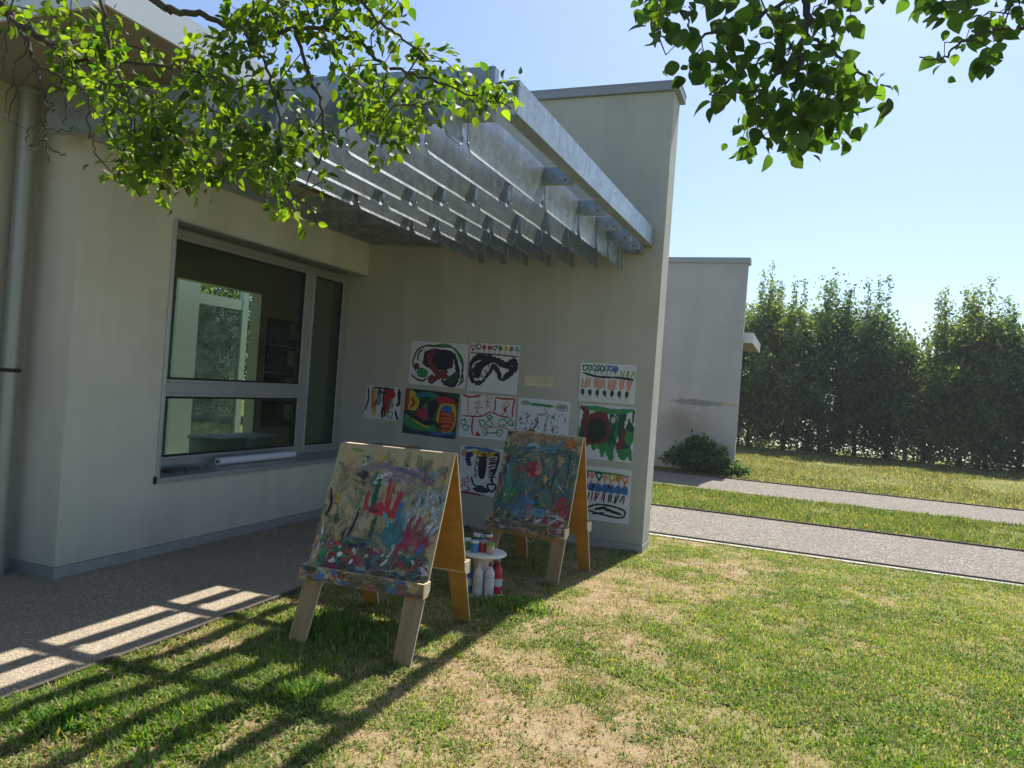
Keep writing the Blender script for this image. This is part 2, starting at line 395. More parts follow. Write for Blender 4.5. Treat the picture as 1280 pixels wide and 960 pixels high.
# ------------------------------------------------------------------ ground
g = MB(); g.add([(-180, -100, -0.012), (320, -100, -0.012), (320, 500, -0.012), (-180, 500, -0.012)], [(0, 1, 2, 3)])
tag(g.build('ground', M['field']), kind='structure')
g = MB(); g.add([(-60, 30.4, -0.006), (300, 30.4, -0.006), (300, 490, -0.006), (-60, 490, -0.006)], [(0, 1, 2, 3)])
tag(g.build('field', M['beyond']), kind='structure')

def density(x, y):
    x = np.asarray(x, float); y = np.asarray(y, float)
    n = 0.45 * fbm(x, y, 1.3) + 0.55 * fbm(x + 3.1, y + 7.7, 3.6)
    d = 0.47 + (n - 0.5) * 3.0
    d += 0.40 * np.clip((x + 1.0) / 2.0, 0, 1)
    def bl(px, py, r, a):
        q = ground(px, py); return a * np.exp(-((x - q[0]) ** 2 + (y - q[1]) ** 2) / (r * r))
    d += bl(900, 712, 0.45, -0.95) + bl(870, 735, 0.35, -0.55) + bl(640, 880, 0.4, -0.26) + bl(560, 930, 0.4, -0.3) + bl(770, 945, 0.3, -0.7)
    d += bl(680, 850, 0.5, -0.08) + bl(480, 860, 0.3, -0.2) + bl(440, 930, 0.25, -0.4) + bl(20, 930, 0.12, -0.4) + bl(330, 930, 0.3, -0.25) + bl(730, 770, 0.5, -0.25)
    d += bl(100, 890, 0.35, 0.6) + bl(240, 905, 0.4, 0.45) + bl(330, 840, 0.3, 0.3) + bl(430, 800, 0.4, 0.5) + bl(850, 690, 0.25, 0.5) + bl(790, 700, 0.3, 0.3)
    d += bl(1050, 730, 0.6, 0.3) + bl(1180, 850, 0.9, 0.3) + bl(950, 880, 0.6, 0.2) + bl(680, 700, 0.5, 0.25)
    return np.clip(d, 0.0, 1.0) * .88 + .12

def lawn_sheet():
    xs = np.arange(XKERB + 0.03, 9.01, 0.06); ys = np.arange(0.4, 8.6, 0.06)
    X, Y = np.meshgrid(xs, ys); nx, ny = len(xs), len(ys)
    Z = 0.002 + 0.0 * X
    D = density(X, Y)
    V = np.stack([X, Y, Z], -1).reshape(-1, 3)
    i = np.arange(nx * ny).reshape(ny, nx)
    fc = np.stack([i[:-1, :-1], i[:-1, 1:], i[1:, 1:], i[1:, :-1]], -1).reshape(-1, 4)
    o = np_mesh('lawn_soil', V, fc.ravel(), [4] * len(fc), np.repeat(D.reshape(-1, 1), 3, 1), M['soil'])
    o.data.attributes['col'].name = 'dens'
    tag(o, kind='structure')
lawn_sheet()

# paving in front of the bay, the two footpaths, their edging
g = MB(); g.add([(XM, -3, 0.008), (XKERB - 0.022, -3, 0.008), (XKERB - 0.022, YW, 0.008), (XM, YW, 0.008)], [(0, 1, 2, 3)])
tag(g.build('paving', M['patio']), kind='structure')
g = MB()
pts = [(-3, 0), (0.5, 0.004), (2.4, -0.006), (3.2, 0.006), (4.3, 0.0), (5.6, 0.008), (YW, 0.0)]
for (ya, da), (yb, db) in zip(pts[:-1], pts[1:]):
    g.hexa([(XKERB - 0.02 + da, ya, -0.01), (XKERB + 0.012 + da, ya, -0.01), (XKERB + 0.012 + db, yb, -0.01), (XKERB - 0.02 + db, yb, -0.01)],
           [(XKERB - 0.02 + da, ya, 0.022), (XKERB + 0.012 + da, ya, 0.022), (XKERB + 0.012 + db, yb, 0.022), (XKERB - 0.02 + db, yb, 0.022)])
tag(g.build('paving_edge', M['steel_edge']), kind='structure')
for nm, y0, y1 in (('footpath', 8.70, 10.90), ('footpath', 13.43, 15.80)):
    g = MB(); g.add([(-5.0, y0, 0.008), (60, y0, 0.008), (60, y1, 0.008), (-5.0, y1, 0.008)], [(0, 1, 2, 3)])
    tag(g.build(nm, M['path']), kind='structure')
    g = MB()
    for ye, sgn in ((y0, -1), (y1, 1)):
        g.box(-5.0, 60, ye - 0.012, ye + 0.012, -0.01, 0.03, 0)
        if sgn < 0: g.box(-5.0, 60, ye - 0.10, ye - 0.012, -0.01, 0.012, 1)
    tag(g.build('path_edge', [M['steel_edge'], M['concrete_lip']]), kind='structure')

# ------------------------------------------------------------------ grass
def blades(n_try, xr, yr, dens_fn, lmin, lmax, wmin, wmax, clump=0.0, pal=None, margin=380, tilt=(0.15, 1.25)):
    x = rng.uniform(xr[0], xr[1], n_try); y = rng.uniform(yr[0], yr[1], n_try)
    px, py, d = project(np.stack([x, y, np.zeros_like(x)], 1))
    ok = (d > 0.5) & (px > -margin) & (px < 1280 + margin) & (py > 300) & (py < 960 + 120)
    x, y = x[ok], y[ok]
    D = dens_fn(x, y); cl = fbm(x * 1.0, y * 1.0, 9.0)
    k = rng.random(len(x)) < np.clip(D * (0.25 + clump * np.clip((cl - 0.36) * 4.5, 0, 1.6)), 0, 1)
    x, y, D = x[k], y[k], D[k]; n = len(x)
    L = rng.uniform(lmin, lmax, n) * (0.6 + 0.5 * D); W = rng.uniform(wmin, wmax, n)
    th = rng.uniform(0, 2 * np.pi, n); tl = rng.uniform(tilt[0], tilt[1], n)
    dirx, diry = np.cos(th), np.sin(th); sx, sy_ = -diry, dirx
    base = np.stack([x, y, np.full(n, 0.002)], 1)
    hv = np.stack([dirx, diry, np.zeros(n)], 1); sv = np.stack([sx, sy_, np.zeros(n)], 1); zz = np.array((0, 0, 1.0))
    mid = base + (hv * np.sin(tl * 0.6)[:, None] + zz * np.cos(tl * 0.6)[:, None]) * (L * 0.55)[:, None]
    tip = mid + (hv * np.sin(np.minimum(tl * 1.3, 1.75))[:, None] + zz * np.cos(np.minimum(tl * 1.3, 1.75))[:, None]) * (L * 0.5)[:, None]
    tip[:, 2] = np.maximum(tip[:, 2], 0.004)
    w = sv * (W * 0.5)[:, None]
    V = np.stack([base - w * 0.7, base + w * 0.7, mid + w, mid - w, tip], 1).reshape(-1, 3)
    o = (np.arange(n) * 5)[:, None]
    fi = np.concatenate([o + np.array([[0, 1, 2, 3]]), o + np.array([[3, 2, 4]])], 1).ravel()
    lp = np.tile([4, 3], n)
    t = rng.random(n); u = np.clip(fbm(x, y, 2.3) * 1.6 - 0.35 + rng.normal(0, 0.25, n), 0, 1)
    g1, g2, dry = pal
    C = (np.array(g1) * (1 - u[:, None]) + np.array(g2) * u[:, None])
    isdry = rng.random(n) < (0.42 - 0.26 * D)
    C[isdry] = np.array(dry) * rng.uniform(0.7, 1.1, (isdry.sum(), 1))
    C *= rng.uniform(0.7, 1.25, (n, 1))
    return V, fi, lp, np.repeat(C, 5, 0)
def join(name, parts, mat, label, cat):
    V = []; FI = []; LP = []; C = []; off = 0
    for v, fi, lp, c in parts:
        V.append(v); FI.append(fi + off); LP.append(lp); C.append(c); off += len(v)
    o = np_mesh(name, np.concatenate(V), np.concatenate(FI), np.concatenate(LP), np.concatenate(C), mat)
    return tag(o, label, cat, kind='stuff')
GREEN = ((0.085, 0.195, 0.018), (0.25, 0.36, 0.045), (0.52, 0.44, 0.25))
near_d = lambda x, y: np.where((x > XKERB + 0.015) & ~((y > YW - 0.02) & (x < XE + 0.02) & (y < YWB + 0.02)), density(x, y), 0)
fade = lambda x, y: near_d(x, y) * np.clip(6.5 / np.hypot(x, y) ** 1.35, 0.12, 1)
p1 = blades(1080000, (XKERB, 6.9), (1.85, 8.62), fade, 0.016, 0.05, 0.0032, 0.007, 1.3, GREEN, tilt=(0.2, 1.4))
p2 = blades(400000, (XKERB, 6.9), (1.85, 8.62), lambda x, y: fade(x, y) * np.clip((fbm(x + 9, y, 3.2) - 0.40) * 6, 0, 1), 0.018, 0.045, 0.008, 0.017, 1.4,
            ((0.08, 0.21, 0.02), (0.22, 0.37, 0.04), (0.36, 0.3, 0.15)), tilt=(0.6, 1.45))
p3 = blades(110000, (XKERB, 1.2), (1.85, 4.2), lambda x, y: near_d(x, y) * np.clip((fbm(x + 3, y + 8, 2.0) - 0.5) * 9, 0, 1) * np.clip((-x - 1.2) / 0.6, 0, 1), 0.025, 0.06, 0.007, 0.014, 1.2,
            ((0.09, 0.165, 0.03), (0.17, 0.25, 0.05), (0.3, 0.26, 0.12)), tilt=(0.7, 1.45))
def clump_w(x, y):
    o = 0
    for px, py, r in ((430, 795, .22), (470, 800, .2), (400, 780, .16), (250, 905, .16), (90, 905, .2), (370, 870, .13), (200, 930, .15), (640, 760, .2)):
        q = ground(px, py); o = o + np.exp(-((x - q[0]) ** 2 + (y - q[1]) ** 2) / (r * r))
    return np.clip(o, 0, 1)
p6 = blades(160000, (XKERB, -0.9), (2.0, 5.4), lambda x, y: near_d(x, y) * clump_w(x, y) * 1.3, 0.035, 0.085, 0.008, 0.016, 1.0, ((0.07, 0.19, 0.02), (0.2, 0.34, 0.04), (0.36, 0.3, 0.15)), tilt=(0.3, 1.2))
litter = blades(560000, (XKERB, 6.9), (1.9, 8.6), lambda x, y: (x > XKERB + 0.02) * np.clip(5 / np.hypot(x, y) ** 1.3, 0.1, 0.8), 0.015, 0.05, 0.0015, 0.004, 0.8,
                ((0.44, 0.36, 0.21), (0.54, 0.46, 0.30), (0.22, 0.15, 0.08)), tilt=(1.1, 1.5))
join('lawn_grass', [p1, p2, p3, p6, litter], M['grass'], 'patchy short grass and weeds growing on the bare sandy lawn in front of the easels', 'grass')
strip_d = lambda x, y: np.clip(0.55 + (fbm(x, y, 0.9) - 0.45) * 2.0, 0.1, 1)
p4 = blades(150000, (-2.6, 8.5), (10.93, 13.4), strip_d, 0.035, 0.09, 0.006, 0.012, 1.3, ((0.08, 0.165, 0.025), (0.18, 0.26, 0.05), (0.42, 0.36, 0.18)))
join('strip_grass', [p4], M['grass'], 'narrow strip of green grass between the two gravel footpaths', 'grass')
far_d = lambda x, y: np.clip(0.4 + (fbm(x, y, 0.5) - 0.45) * 2.2, 0.08, 1)
p5 = blades(190000, (-1.9, 12.5), (15.83, 27.5), far_d, 0.035, 0.075, 0.010, 0.02, 1.2, ((0.115, 0.165, 0.045), (0.225, 0.235, 0.085), (0.48, 0.40, 0.22)))
join('meadow_grass', [p5], M['grass'], 'yellowish mown grass between the far footpath and the row of hedge trees', 'grass')

# ------------------------------------------------------------------ school building
bld = thing('school_building', 'grey rendered school building with wide window, downpipe and projecting wall hung with paintings', 'building', (-6.5, 5.7, 0))
H0 = 3.46
WY0, WY1, WZ0, WZ1 = 4.64, YW, 0.60, 2.77
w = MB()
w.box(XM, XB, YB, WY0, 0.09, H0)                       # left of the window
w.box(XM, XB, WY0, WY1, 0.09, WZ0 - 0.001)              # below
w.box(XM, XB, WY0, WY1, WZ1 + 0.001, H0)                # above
bay = w.build('bay_wall', M['plaster_bay_bounce'], bld)
w = MB(); w.box(XM - 0.3, XM, -3.0, YB + 0.1, 0.0, H0); w.build('side_wall', M['plaster_side'], bld)
w = MB(); w.box(XM, XE, YW, YWB, 0.075, TOP - 0.09)
ww = w.build('wing_wall', M['plaster'], bld, bevel=0.004)
w = MB(); w.box(XM, XE + 0.055, YW - 0.045, YWB + 0.045, TOP - 0.09, TOP); w.box(XM + 0.004, XE + 0.059, YW - 0.049, YWB + 0.049, TOP - 0.012, TOP + 0.004)
w.build('coping', M['coping'], ww)
# metal skirting at the foot of the walls
w = MB()
w.box(XM - 0.001, XB + 0.012, YB - 0.012, YB, 0.0, 0.088); w.box(XB, XB + 0.012, YB + 0.0, YW, 0.0, 0.088)
w.box(XM, XM + 0.012, -3, YB - 0.012, 0.0, 0.088)
w.build('skirting', M['skirt'], bld)
w = MB(); w.box(XM, XE + 0.004, YW - 0.006, YWB + 0.004, 0.0, 0.073); w.build('skirting', M['concrete_lip'], ww)
# roof with fascia
XR = -3.50; YR = 2.82
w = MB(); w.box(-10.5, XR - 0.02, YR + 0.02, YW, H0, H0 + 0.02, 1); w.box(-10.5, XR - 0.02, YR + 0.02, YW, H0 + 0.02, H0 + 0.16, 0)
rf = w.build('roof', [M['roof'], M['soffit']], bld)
w = MB(); w.box(XR - 0.02, XR, YR, YW - 0.001, H0 - 0.012, H0 + 0.185); w.box(-10.5, XR - 0.021, YR, YR + 0.02, H0 - 0.012, H0 + 0.185)
w.build('fascia', M['fascia'], rf)
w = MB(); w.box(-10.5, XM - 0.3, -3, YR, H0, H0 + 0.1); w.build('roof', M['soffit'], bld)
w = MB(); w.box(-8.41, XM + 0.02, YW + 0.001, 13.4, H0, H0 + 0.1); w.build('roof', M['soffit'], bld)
# body of the building behind the projecting wall
w = MB(); w.box(XM - 0.3, XM, YW, 13.2, 0, H0 - 0.002)
w.box(-8.4, -8.2, 3.9, 8.03, 0, H0 - 0.002); w.box(-8.4, -8.2, 9.8, 13.2, 0, H0 - 0.002); w.box(-8.4, -8.2, 8.03, 9.8, 2.78, H0 - 0.002)
w.box(-8.2, XM - 0.31, 3.7, 3.9, 0, H0 - 0.002); w.box(-8.2, XM - 0.31, 13.0, 13.2, 0, H0 - 0.002)
w.build('interior_wall', M['int_wall'], bld)
w = MB(); w.box(-8.4, XM, 3.9, 13.0, -0.005, 0.012); w.build('interior_floor', M['int_floor'], bld)
# window: metal surround at the wall face, frame set back in the recess
XW = -5.06
win = MB(); t = 0.045
win.box(XW - 0.03, XB + 0.015, WY0, WY0 + 0.035, WZ0, WZ1)                    # left jamb lining
win.box(XW - 0.03, XB + 0.015, WY0 + 0.035, YW, WZ1 - 0.012, WZ1)             # head lining
fy = [4.80, 4.88, 6.72, 6.90, 7.43, YW]
win.box(XW - 0.06, XW, WY0 + 0.035, fy[1], 0.69, 2.758)
win.box(XW - 0.06, XW, fy[2], fy[3], 0.69, 2.66)
win.box(XW - 0.06, XW, fy[4], fy[5], 0.69, 2.66)
win.box(XW - 0.06, XW, fy[1], YW, 2.66, 2.758)
win.box(XW - 0.06, XW, fy[1], fy[2], 0.69, 0.775); win.box(XW - 0.06, XW, fy[3], fy[4], 0.69, 0.775)
win.box(XW - 0.06, XW + 0.004, fy[1], fy[2], 1.30, 1.45)
window = win.build('window', M['alu'], bld, bevel=0.004)
fr = MB()                                                                  # second profile of each sash
def sash(y0, y1, z0, z1, wd=0.03, x=XW):
    fr.box(x + 0.001, x + 0.016, y0 - wd, y1 + wd, z0 - wd, z0); fr.box(x + 0.001, x + 0.016, y0 - wd, y1 + wd, z1, z1 + wd)
    fr.box(x + 0.001, x + 0.016, y0 - wd, y0, z0, z1); fr.box(x + 0.001, x + 0.016, y1, y1 + wd, z0, z1)
sash(4.88, 6.72, 1.45, 2.66); sash(6.90, 7.43, 0.775, 2.66); sash(4.88, 6.72, 0.775, 1.30)
fr.build('frame', M['alu'], window, bevel=0.003)
gs = MB()
for (y0, y1, z0, z1) in ((4.88, 6.72, 1.45, 2.66), (6.90, 7.43, 0.775, 2.66), (4.88, 6.72, 0.775, 1.30)):
    gs.box(XW - 0.01, XW + 0.006, y0, y0 + 0.018, z0, z1); gs.box(XW - 0.01, XW + 0.006, y1 - 0.018, y1, z0, z1)
    gs.box(XW - 0.01, XW + 0.006, y0, y1, z0, z0 + 0.018); gs.box(XW - 0.01, XW + 0.006, y0, y1, z1 - 0.018, z1)
    p = MB(); p.box(XW - 0.024, XW - 0.018, y0 - 0.005, y1 + 0.005, z0 - 0.005, z1 + 0.005); p.build('pane', M['glass'], window)
gs.build('gasket', M['gasket'], window)
sl = MB()
sl.prism([(XW - 0.02, 0.70), (XB + 0.02, 0.645), (XB + 0.02, 0.60), (XB + 0.004, 0.60), (XB + 0.004, 0.63), (XW - 0.02, 0.685)],
         lambda a, b, k: (a, (WY0 + 0.0) if k == 0 else YW - 0.002, b))
sl.build('sill', M['alu'], window)
bl = MB()                                                                  # roller blind slot in the head
bl.box(XW + 0.03, XB - 0.06, WY0 + 0.12, 6.0, WZ1 - 0.024, WZ1 - 0.013, 0); bl.box(XW + 0.03, XB - 0.06, 6.1, YW - 0.3, WZ1 - 0.024, WZ1 - 0.013, 0)
bl.build('head_slot', M['alu_dark'], window)
cp = MB(); cp.box(XB + 0.0, XB + 0.02, WY0 - 0.02, WY0 + 0.0, 0.60, 0.66); cp.build('end_cap', M['gasket'], window)
# opposite doorway seen through the glass, with pale door frames and a strip of daylight behind
w = MB()
w.box(-9.06, -8.98, 8.84, 9.28, 0.0, 2.86); w.box(-9.06, -8.98, 10.28, 10.42, 0.0, 2.86); w.box(-9.06, -8.98, 10.62, 10.78, 0.0, 2.86)
w.box(-9.055, -8.985, 9.28, 10.28, 2.55, 2.72)
w.build('door_frame', M['int_white'], bld)
M['dim_glass'] = glass('dim_glass', (0.30, 0.33, 0.33)); w = MB(); w.add([(-9.02, 9.28, 0.05), (-9.02, 10.28, 0.05), (-9.02, 10.28, 2.55), (-9.02, 9.28, 2.55)], [(0, 1, 2, 3)]); 
m_, nt_, b_ = new_mat('dimmed_door_pane'); o_ = nt_.nodes['Material Output']; nt_.nodes.remove(b_)  # pane material added to dim the view through the doorway
tr_ = nd(nt_, 'ShaderNodeBsdfTransparent'); tr_.inputs[0].default_value = (.32, .34, .33, 1); tl_ = nd(nt_, 'ShaderNodeBsdfTranslucent'); mx_ = nd(nt_, 'ShaderNodeMixShader'); mx_.inputs[0].default_value = .6
nt_.links.new(ramp(nt_, noise(nt_, coords(nt_, (1, 1, 2)), 2.2, 5, .7), [(.35, (.10, .12, .11)), (.65, (.34, .38, .35))]), tl_.inputs[0]); nt_.links.new(tr_.outputs[0], mx_.inputs[1]); nt_.links.new(tl_.outputs[0], mx_.inputs[2]); nt_.links.new(mx_.outputs[0], o_.inputs['Surface'])
w.build('door_pane', m_, bld)
# downpipe
w = MB(); w.lathe([(0.055, 0.0), (0.055, H0 - 0.001)], (-5.19, 3.64, 0.0), 24)
pipe = w.build('downpipe', M['pipe'], bld, smooth=True)
for z in (1.45, 3.02):
    w = MB(); w.lathe([(0.0555, 0), (0.060, 0.002), (0.060, 0.026), (0.0555, 0.028)], (-5.19, 3.64, z), 24); w.box(-5.15, -5.12, 3.635, 3.675, z + 0.003, z + 0.025); w.box(XM, -5.25, 3.63, 3.65, z + 0.004, z + 0.024)
    w.build('bracket', M['gasket'] if z < 2 else M['pipe'], pipe, smooth=True)
w = MB(); w.lathe([(0.056, 0), (0.068, 0.01), (0.068, 0.03)], (-5.19, 3.64, H0 - 0.04), 24); w.build('collar', M['pipe'], pipe, smooth=True)
loc_children(bld)

# furniture seen in the room
shelf = thing('bookshelf', 'dark bookshelf standing in the room behind the window glass', 'shelf', (-7.4, 11.6, 0.012))
s_ = MB(); s_.box(-7.7, -7.1, 12.5, 12.7, 0.012, 2.4)
sh = []
for k in range(5): s_.box(-7.9, -6.4, 12.3, 12.69, 0.1 + k * 0.52, 0.125 + k * 0.52)
s_.box(-7.9, -7.87, 12.3, 12.69, 0.012, 2.4); s_.box(-6.43, -6.4, 12.3, 12.69, 0.012, 2.4)
s_.build('case', M['shelf'], shelf)
for k in range(4):
    b_ = MB(); x = -7.85
    while x < -6.55:
        wd = random.uniform(0.03, 0.09); b_.box(x, x + wd - 0.004, 12.36, 12.66, 0.127 + k * 0.52, 0.127 + k * 0.52 + random.uniform(0.2, 0.4), 0, (random.uniform(.05, .3), random.uniform(.05, .25), random.uniform(.05, .25))); x += wd
    b_.build('books', M['coloured'], shelf)
loc_children(shelf)
w = MB(); w.box(-8.1, -7.5, 8.35, 8.85, 0.012, 0.5); w.box(-8.12, -7.48, 8.33, 8.87, 0.5, 0.56)
o = w.build('storage_box', M['int_white'], None, bevel=0.02); tag(o, 'white lidded box on the floor inside the room, left of its twin by the door', 'box', 'white boxes inside the room')
w = MB(); w.box(-8.05, -7.45, 9.0, 9.6, 0.012, 0.5); w.box(-8.07, -7.43, 8.98, 9.62, 0.5, 0.56)
o = w.build('storage_box', M['int_white'], None, bevel=0.02); tag(o, 'white lidded box on the floor inside the room, right of its twin by the door', 'box', 'white boxes inside the room')

RC = (('left', 9.98, 10.80), ('right', 11.10, 11.80))  # panels added on the inner wall, dark colours standing in for glass reflections
for cn, y0, y1 in RC:
    for rn, z0 in (('top', 1.99), ('upper middle', 1.53), ('lower middle', 1.07), ('bottom', .61)):
        w = MB(); w.box(-8.199, -8.190, y0, y1, z0, z0 + .44, 0); w.box(-8.190, -8.187, y0 + .06, y1 - .3, z0 + .06, z0 + .3, 1); w.box(-8.190, -8.186, y1 - .26, y1 - .06, z0 + .12, z0 + .38, 2)
        tag(w.build('reflection_panel', [M['shelf'], M['alu_dark'], M['int_wall']], None), 'dark panel added as a painted window reflection, %s of the %s column' % (rn, cn), 'reflection_panel', 'painted window reflections')
# ------------------------------------------------------------------ steel pergola
per = thing('pergola', 'galvanized steel pergola of sheet metal fins spanning between window bay and projecting wall', 'pergola', (-3.1, 5.6, 0))
SL = 0.031
def zs(x): return SL * (-1.5 - x)
def beam_x(x0, x1, y0, y1, z0, z1, name, holes=()):
    b = MB(); b.hexa([(x0, y0, z0 + zs(x0)), (x1, y0, z0 + zs(x1)), (x1, y1, z0 + zs(x1)), (x0, y1, z0 + zs(x0))],
                     [(x0, y0, z1 + zs(x0)), (x1, y0, z1 + zs(x1)), (x1, y1, z1 + zs(x1)), (x0, y1, z1 + zs(x0))])
    return b.build(name, M['galv'], per, bevel=0.004)
fb = beam_x(-4.96, -1.60, 3.60, 3.66, 3.01, 3.29, 'front_beam')
# end beam along Y, a C section open to the inside
b = MB()
def yz(y): return 0.021 * (y - 3.6)
X0, X1 = -1.555, -1.465
def slab(x0, x1, z0, z1, y0=3.62, y1=YW):
    b.hexa([(x0, y0, z0 + yz(y0)), (x1, y0, z0 + yz(y0)), (x1, y1, z0 + yz(y1)), (x0, y1, z0 + yz(y1))], [(x0, y0, z1 + yz(y0)), (x1, y0, z1 + yz(y0)), (x1, y1, z1 + yz(y1)), (x0, y1, z1 + yz(y1))])
slab(X1 - 0.01, X1, 3.035, 3.215); slab(X0, X1 - 0.01, 3.035, 3.045); slab(X0, X1 - 0.01, 3.205, 3.215)
b.build('end_beam', M['galv'], per)
# ledger along the bay
b = MB(); b.box(XB + 0.001, XB + 0.06, YB + 0.02, YW - 0.001, 3.145, 3.335); b.build('ledger', M['galv'], per, bevel=0.004)
ROWS = [4.97, 5.87, 6.44, 6.89, 7.30, 7.545]
for k, y in enumerate(ROWS):
    pl = beam_x(XB + 0.061, X0 + 0.006, y - 0.022, y + 0.022, 3.035, 3.158, 'purlin')
for y in ROWS:
    bo = MB(); bo.tube([(X0 - 0.05, y - 0.026, 3.07), (X0 - 0.05, y - 0.02, 3.07)], 0.008, 8); bo.build('bolt', M['gasket'], per)
ends = [3.37] + [3.592, 3.668] + [q for y in ROWS for q in (y - 0.03, y + 0.03)]
bays = [(3.37, 3.594, 3.17), (3.668, ROWS[0] - 0.03, 3.158)] + [(ROWS[i] + 0.03, ROWS[i + 1] - 0.03, 3.158) for i in range(5)]
def fin_mesh(x):
    V = []; Fc = []; rr = 0.045
    for (a, e, zt) in bays:
        r = min(rr, (e - a) * 0.3)
        ys = [a + r * (1 - math.cos(q)) for q in np.linspace(0, math.pi / 2, 6)] + list(np.linspace(a + r, e - r, 5))[1:-1] + [e - r * (1 - math.cos(q)) for q in np.linspace(math.pi / 2, 0, 6)]
        nz = [0, 0.024, 0.06, 1]
        o = len(V)
        for y in ys:
            if y < a + r: zb = r - math.sqrt(max(0, r * r - (a + r - y) ** 2))
            elif y > e - r: zb = r - math.sqrt(max(0, r * r - (y - e + r) ** 2))
            else: zb = 0
            z0 = 2.858 + zb
            for q in nz:
                z = z0 + q if q < 1 else zt
                dz = z - z0
                V.append((x + 0.012 * max(0, 1 - dz / 0.022), y, z + zs(x)))
        m = len(nz)
        for i in range(len(ys) - 1):
            for j in range(m - 1): Fc.append((o + i * m + j, o + (i + 1) * m + j, o + (i + 1) * m + j + 1, o + i * m + j + 1))
    me = MB(); me.v = V; me.f = Fc; me.m = [0] * len(Fc); me.c = [(0.5, 0.5, 0.5)] * len(Fc)
    o = me.build('fin', M['galv'], per, fix=False)
    md = o.modifiers.new('thick', 'SOLIDIFY'); md.thickness = 0.006; md.offset = -1
    fl = MB()                                        # hidden strip added along the upper edge to widen the fin shadows
    for (a, e, zt) in bays: fl.box(x - 0.075, x - 0.007, a + 0.02, e - 0.02, zt - 0.03 + zs(x), zt - 0.024 + zs(x))
    fl.build('shadow_flange', M['galv'], o)
for k in range(7): fin_mesh(-1.765 - 0.259 * k)
loc_children(per)

# ------------------------------------------------------------------ next wing of the building
far = thing('school_building', 'second grey rendered wing of the school with stained wall behind the green bush', 'building', (-3.2, 17.1, 0))
w = MB(); w.box(-6.5, -1.18, 16.95, 17.22, 0.0, 4.62); fw = w.build('wing_wall', M['plaster_far'], far, bevel=0.004)
w = MB(); w.box(-6.5, -1.13, 16.905, 17.265, 4.62, 4.74); w.build('coping', M['coping'], fw)
w = MB(); w.box(-1.3, -1.0, 17.222, 17.23, 2.90, 3.13, 0); w.box(-6.5, -1.0, 17.231, 20.6, 2.93, 3.11, 1); w.box(-1.0, -0.98, 17.222, 20.62, 2.90, 3.13, 0)
w.build('roof', [M['fascia'], M['soffit']], far)
w = MB(); w.box(-6.5, -2.3, 17.221, 20.6, 0.0, 2.93); w.build('wall', M['plaster_far'], far)
loc_children(far)
# ------------------------------------------------------------------ paint strokes
RED = (0.42, 0.025, 0.03); CRIM = (0.36, 0.02, 0.07); DRED = (0.17, 0.025, 0.03); GRN = (0.03, 0.24, 0.08); DGRN = (0.015, 0.075, 0.045); LGRN = (0.16, 0.33, 0.07)
INK = (0.011, 0.013, 0.028); BLK = (0.012, 0.012, 0.012); TEAL = (0.02, 0.19, 0.20); BLUE = (0.03, 0.15, 0.40); NAVY = (0.015, 0.03, 0.10); YEL = (0.55, 0.42, 0.03)
ORG = (0.55, 0.19, 0.03); SAL = (0.62, 0.30, 0.20); LIL = (0.30, 0.23, 0.34); WHT = (0.66, 0.67, 0.66); PINK = (0.55, 0.22, 0.27); CYAN = (0.08, 0.36, 0.48); GRY = (0.28, 0.33, 0.28); BRN = (0.20, 0.11, 0.05)
def catmull(p, n=7):
    p = [np.array(q, float) for q in p]
    if len(p) < 3: return [p[0] + (p[-1] - p[0]) * k / n for k in range(n + 1)]
    q = [2 * p[0] - p[1]] + p + [2 * p[-1] - p[-2]]; out = []
    for i in range(1, len(q) - 2):
        for k in range(n):
            t = k / n; out.append(0.5 * ((2 * q[i]) + (-q[i - 1] + q[i + 1]) * t + (2 * q[i - 1] - 5 * q[i] + 4 * q[i + 1] - q[i + 2]) * t * t + (-q[i - 1] + 3 * q[i] - 3 * q[i + 1] + q[i + 2]) * t ** 3))
    return out + [p[-1]]
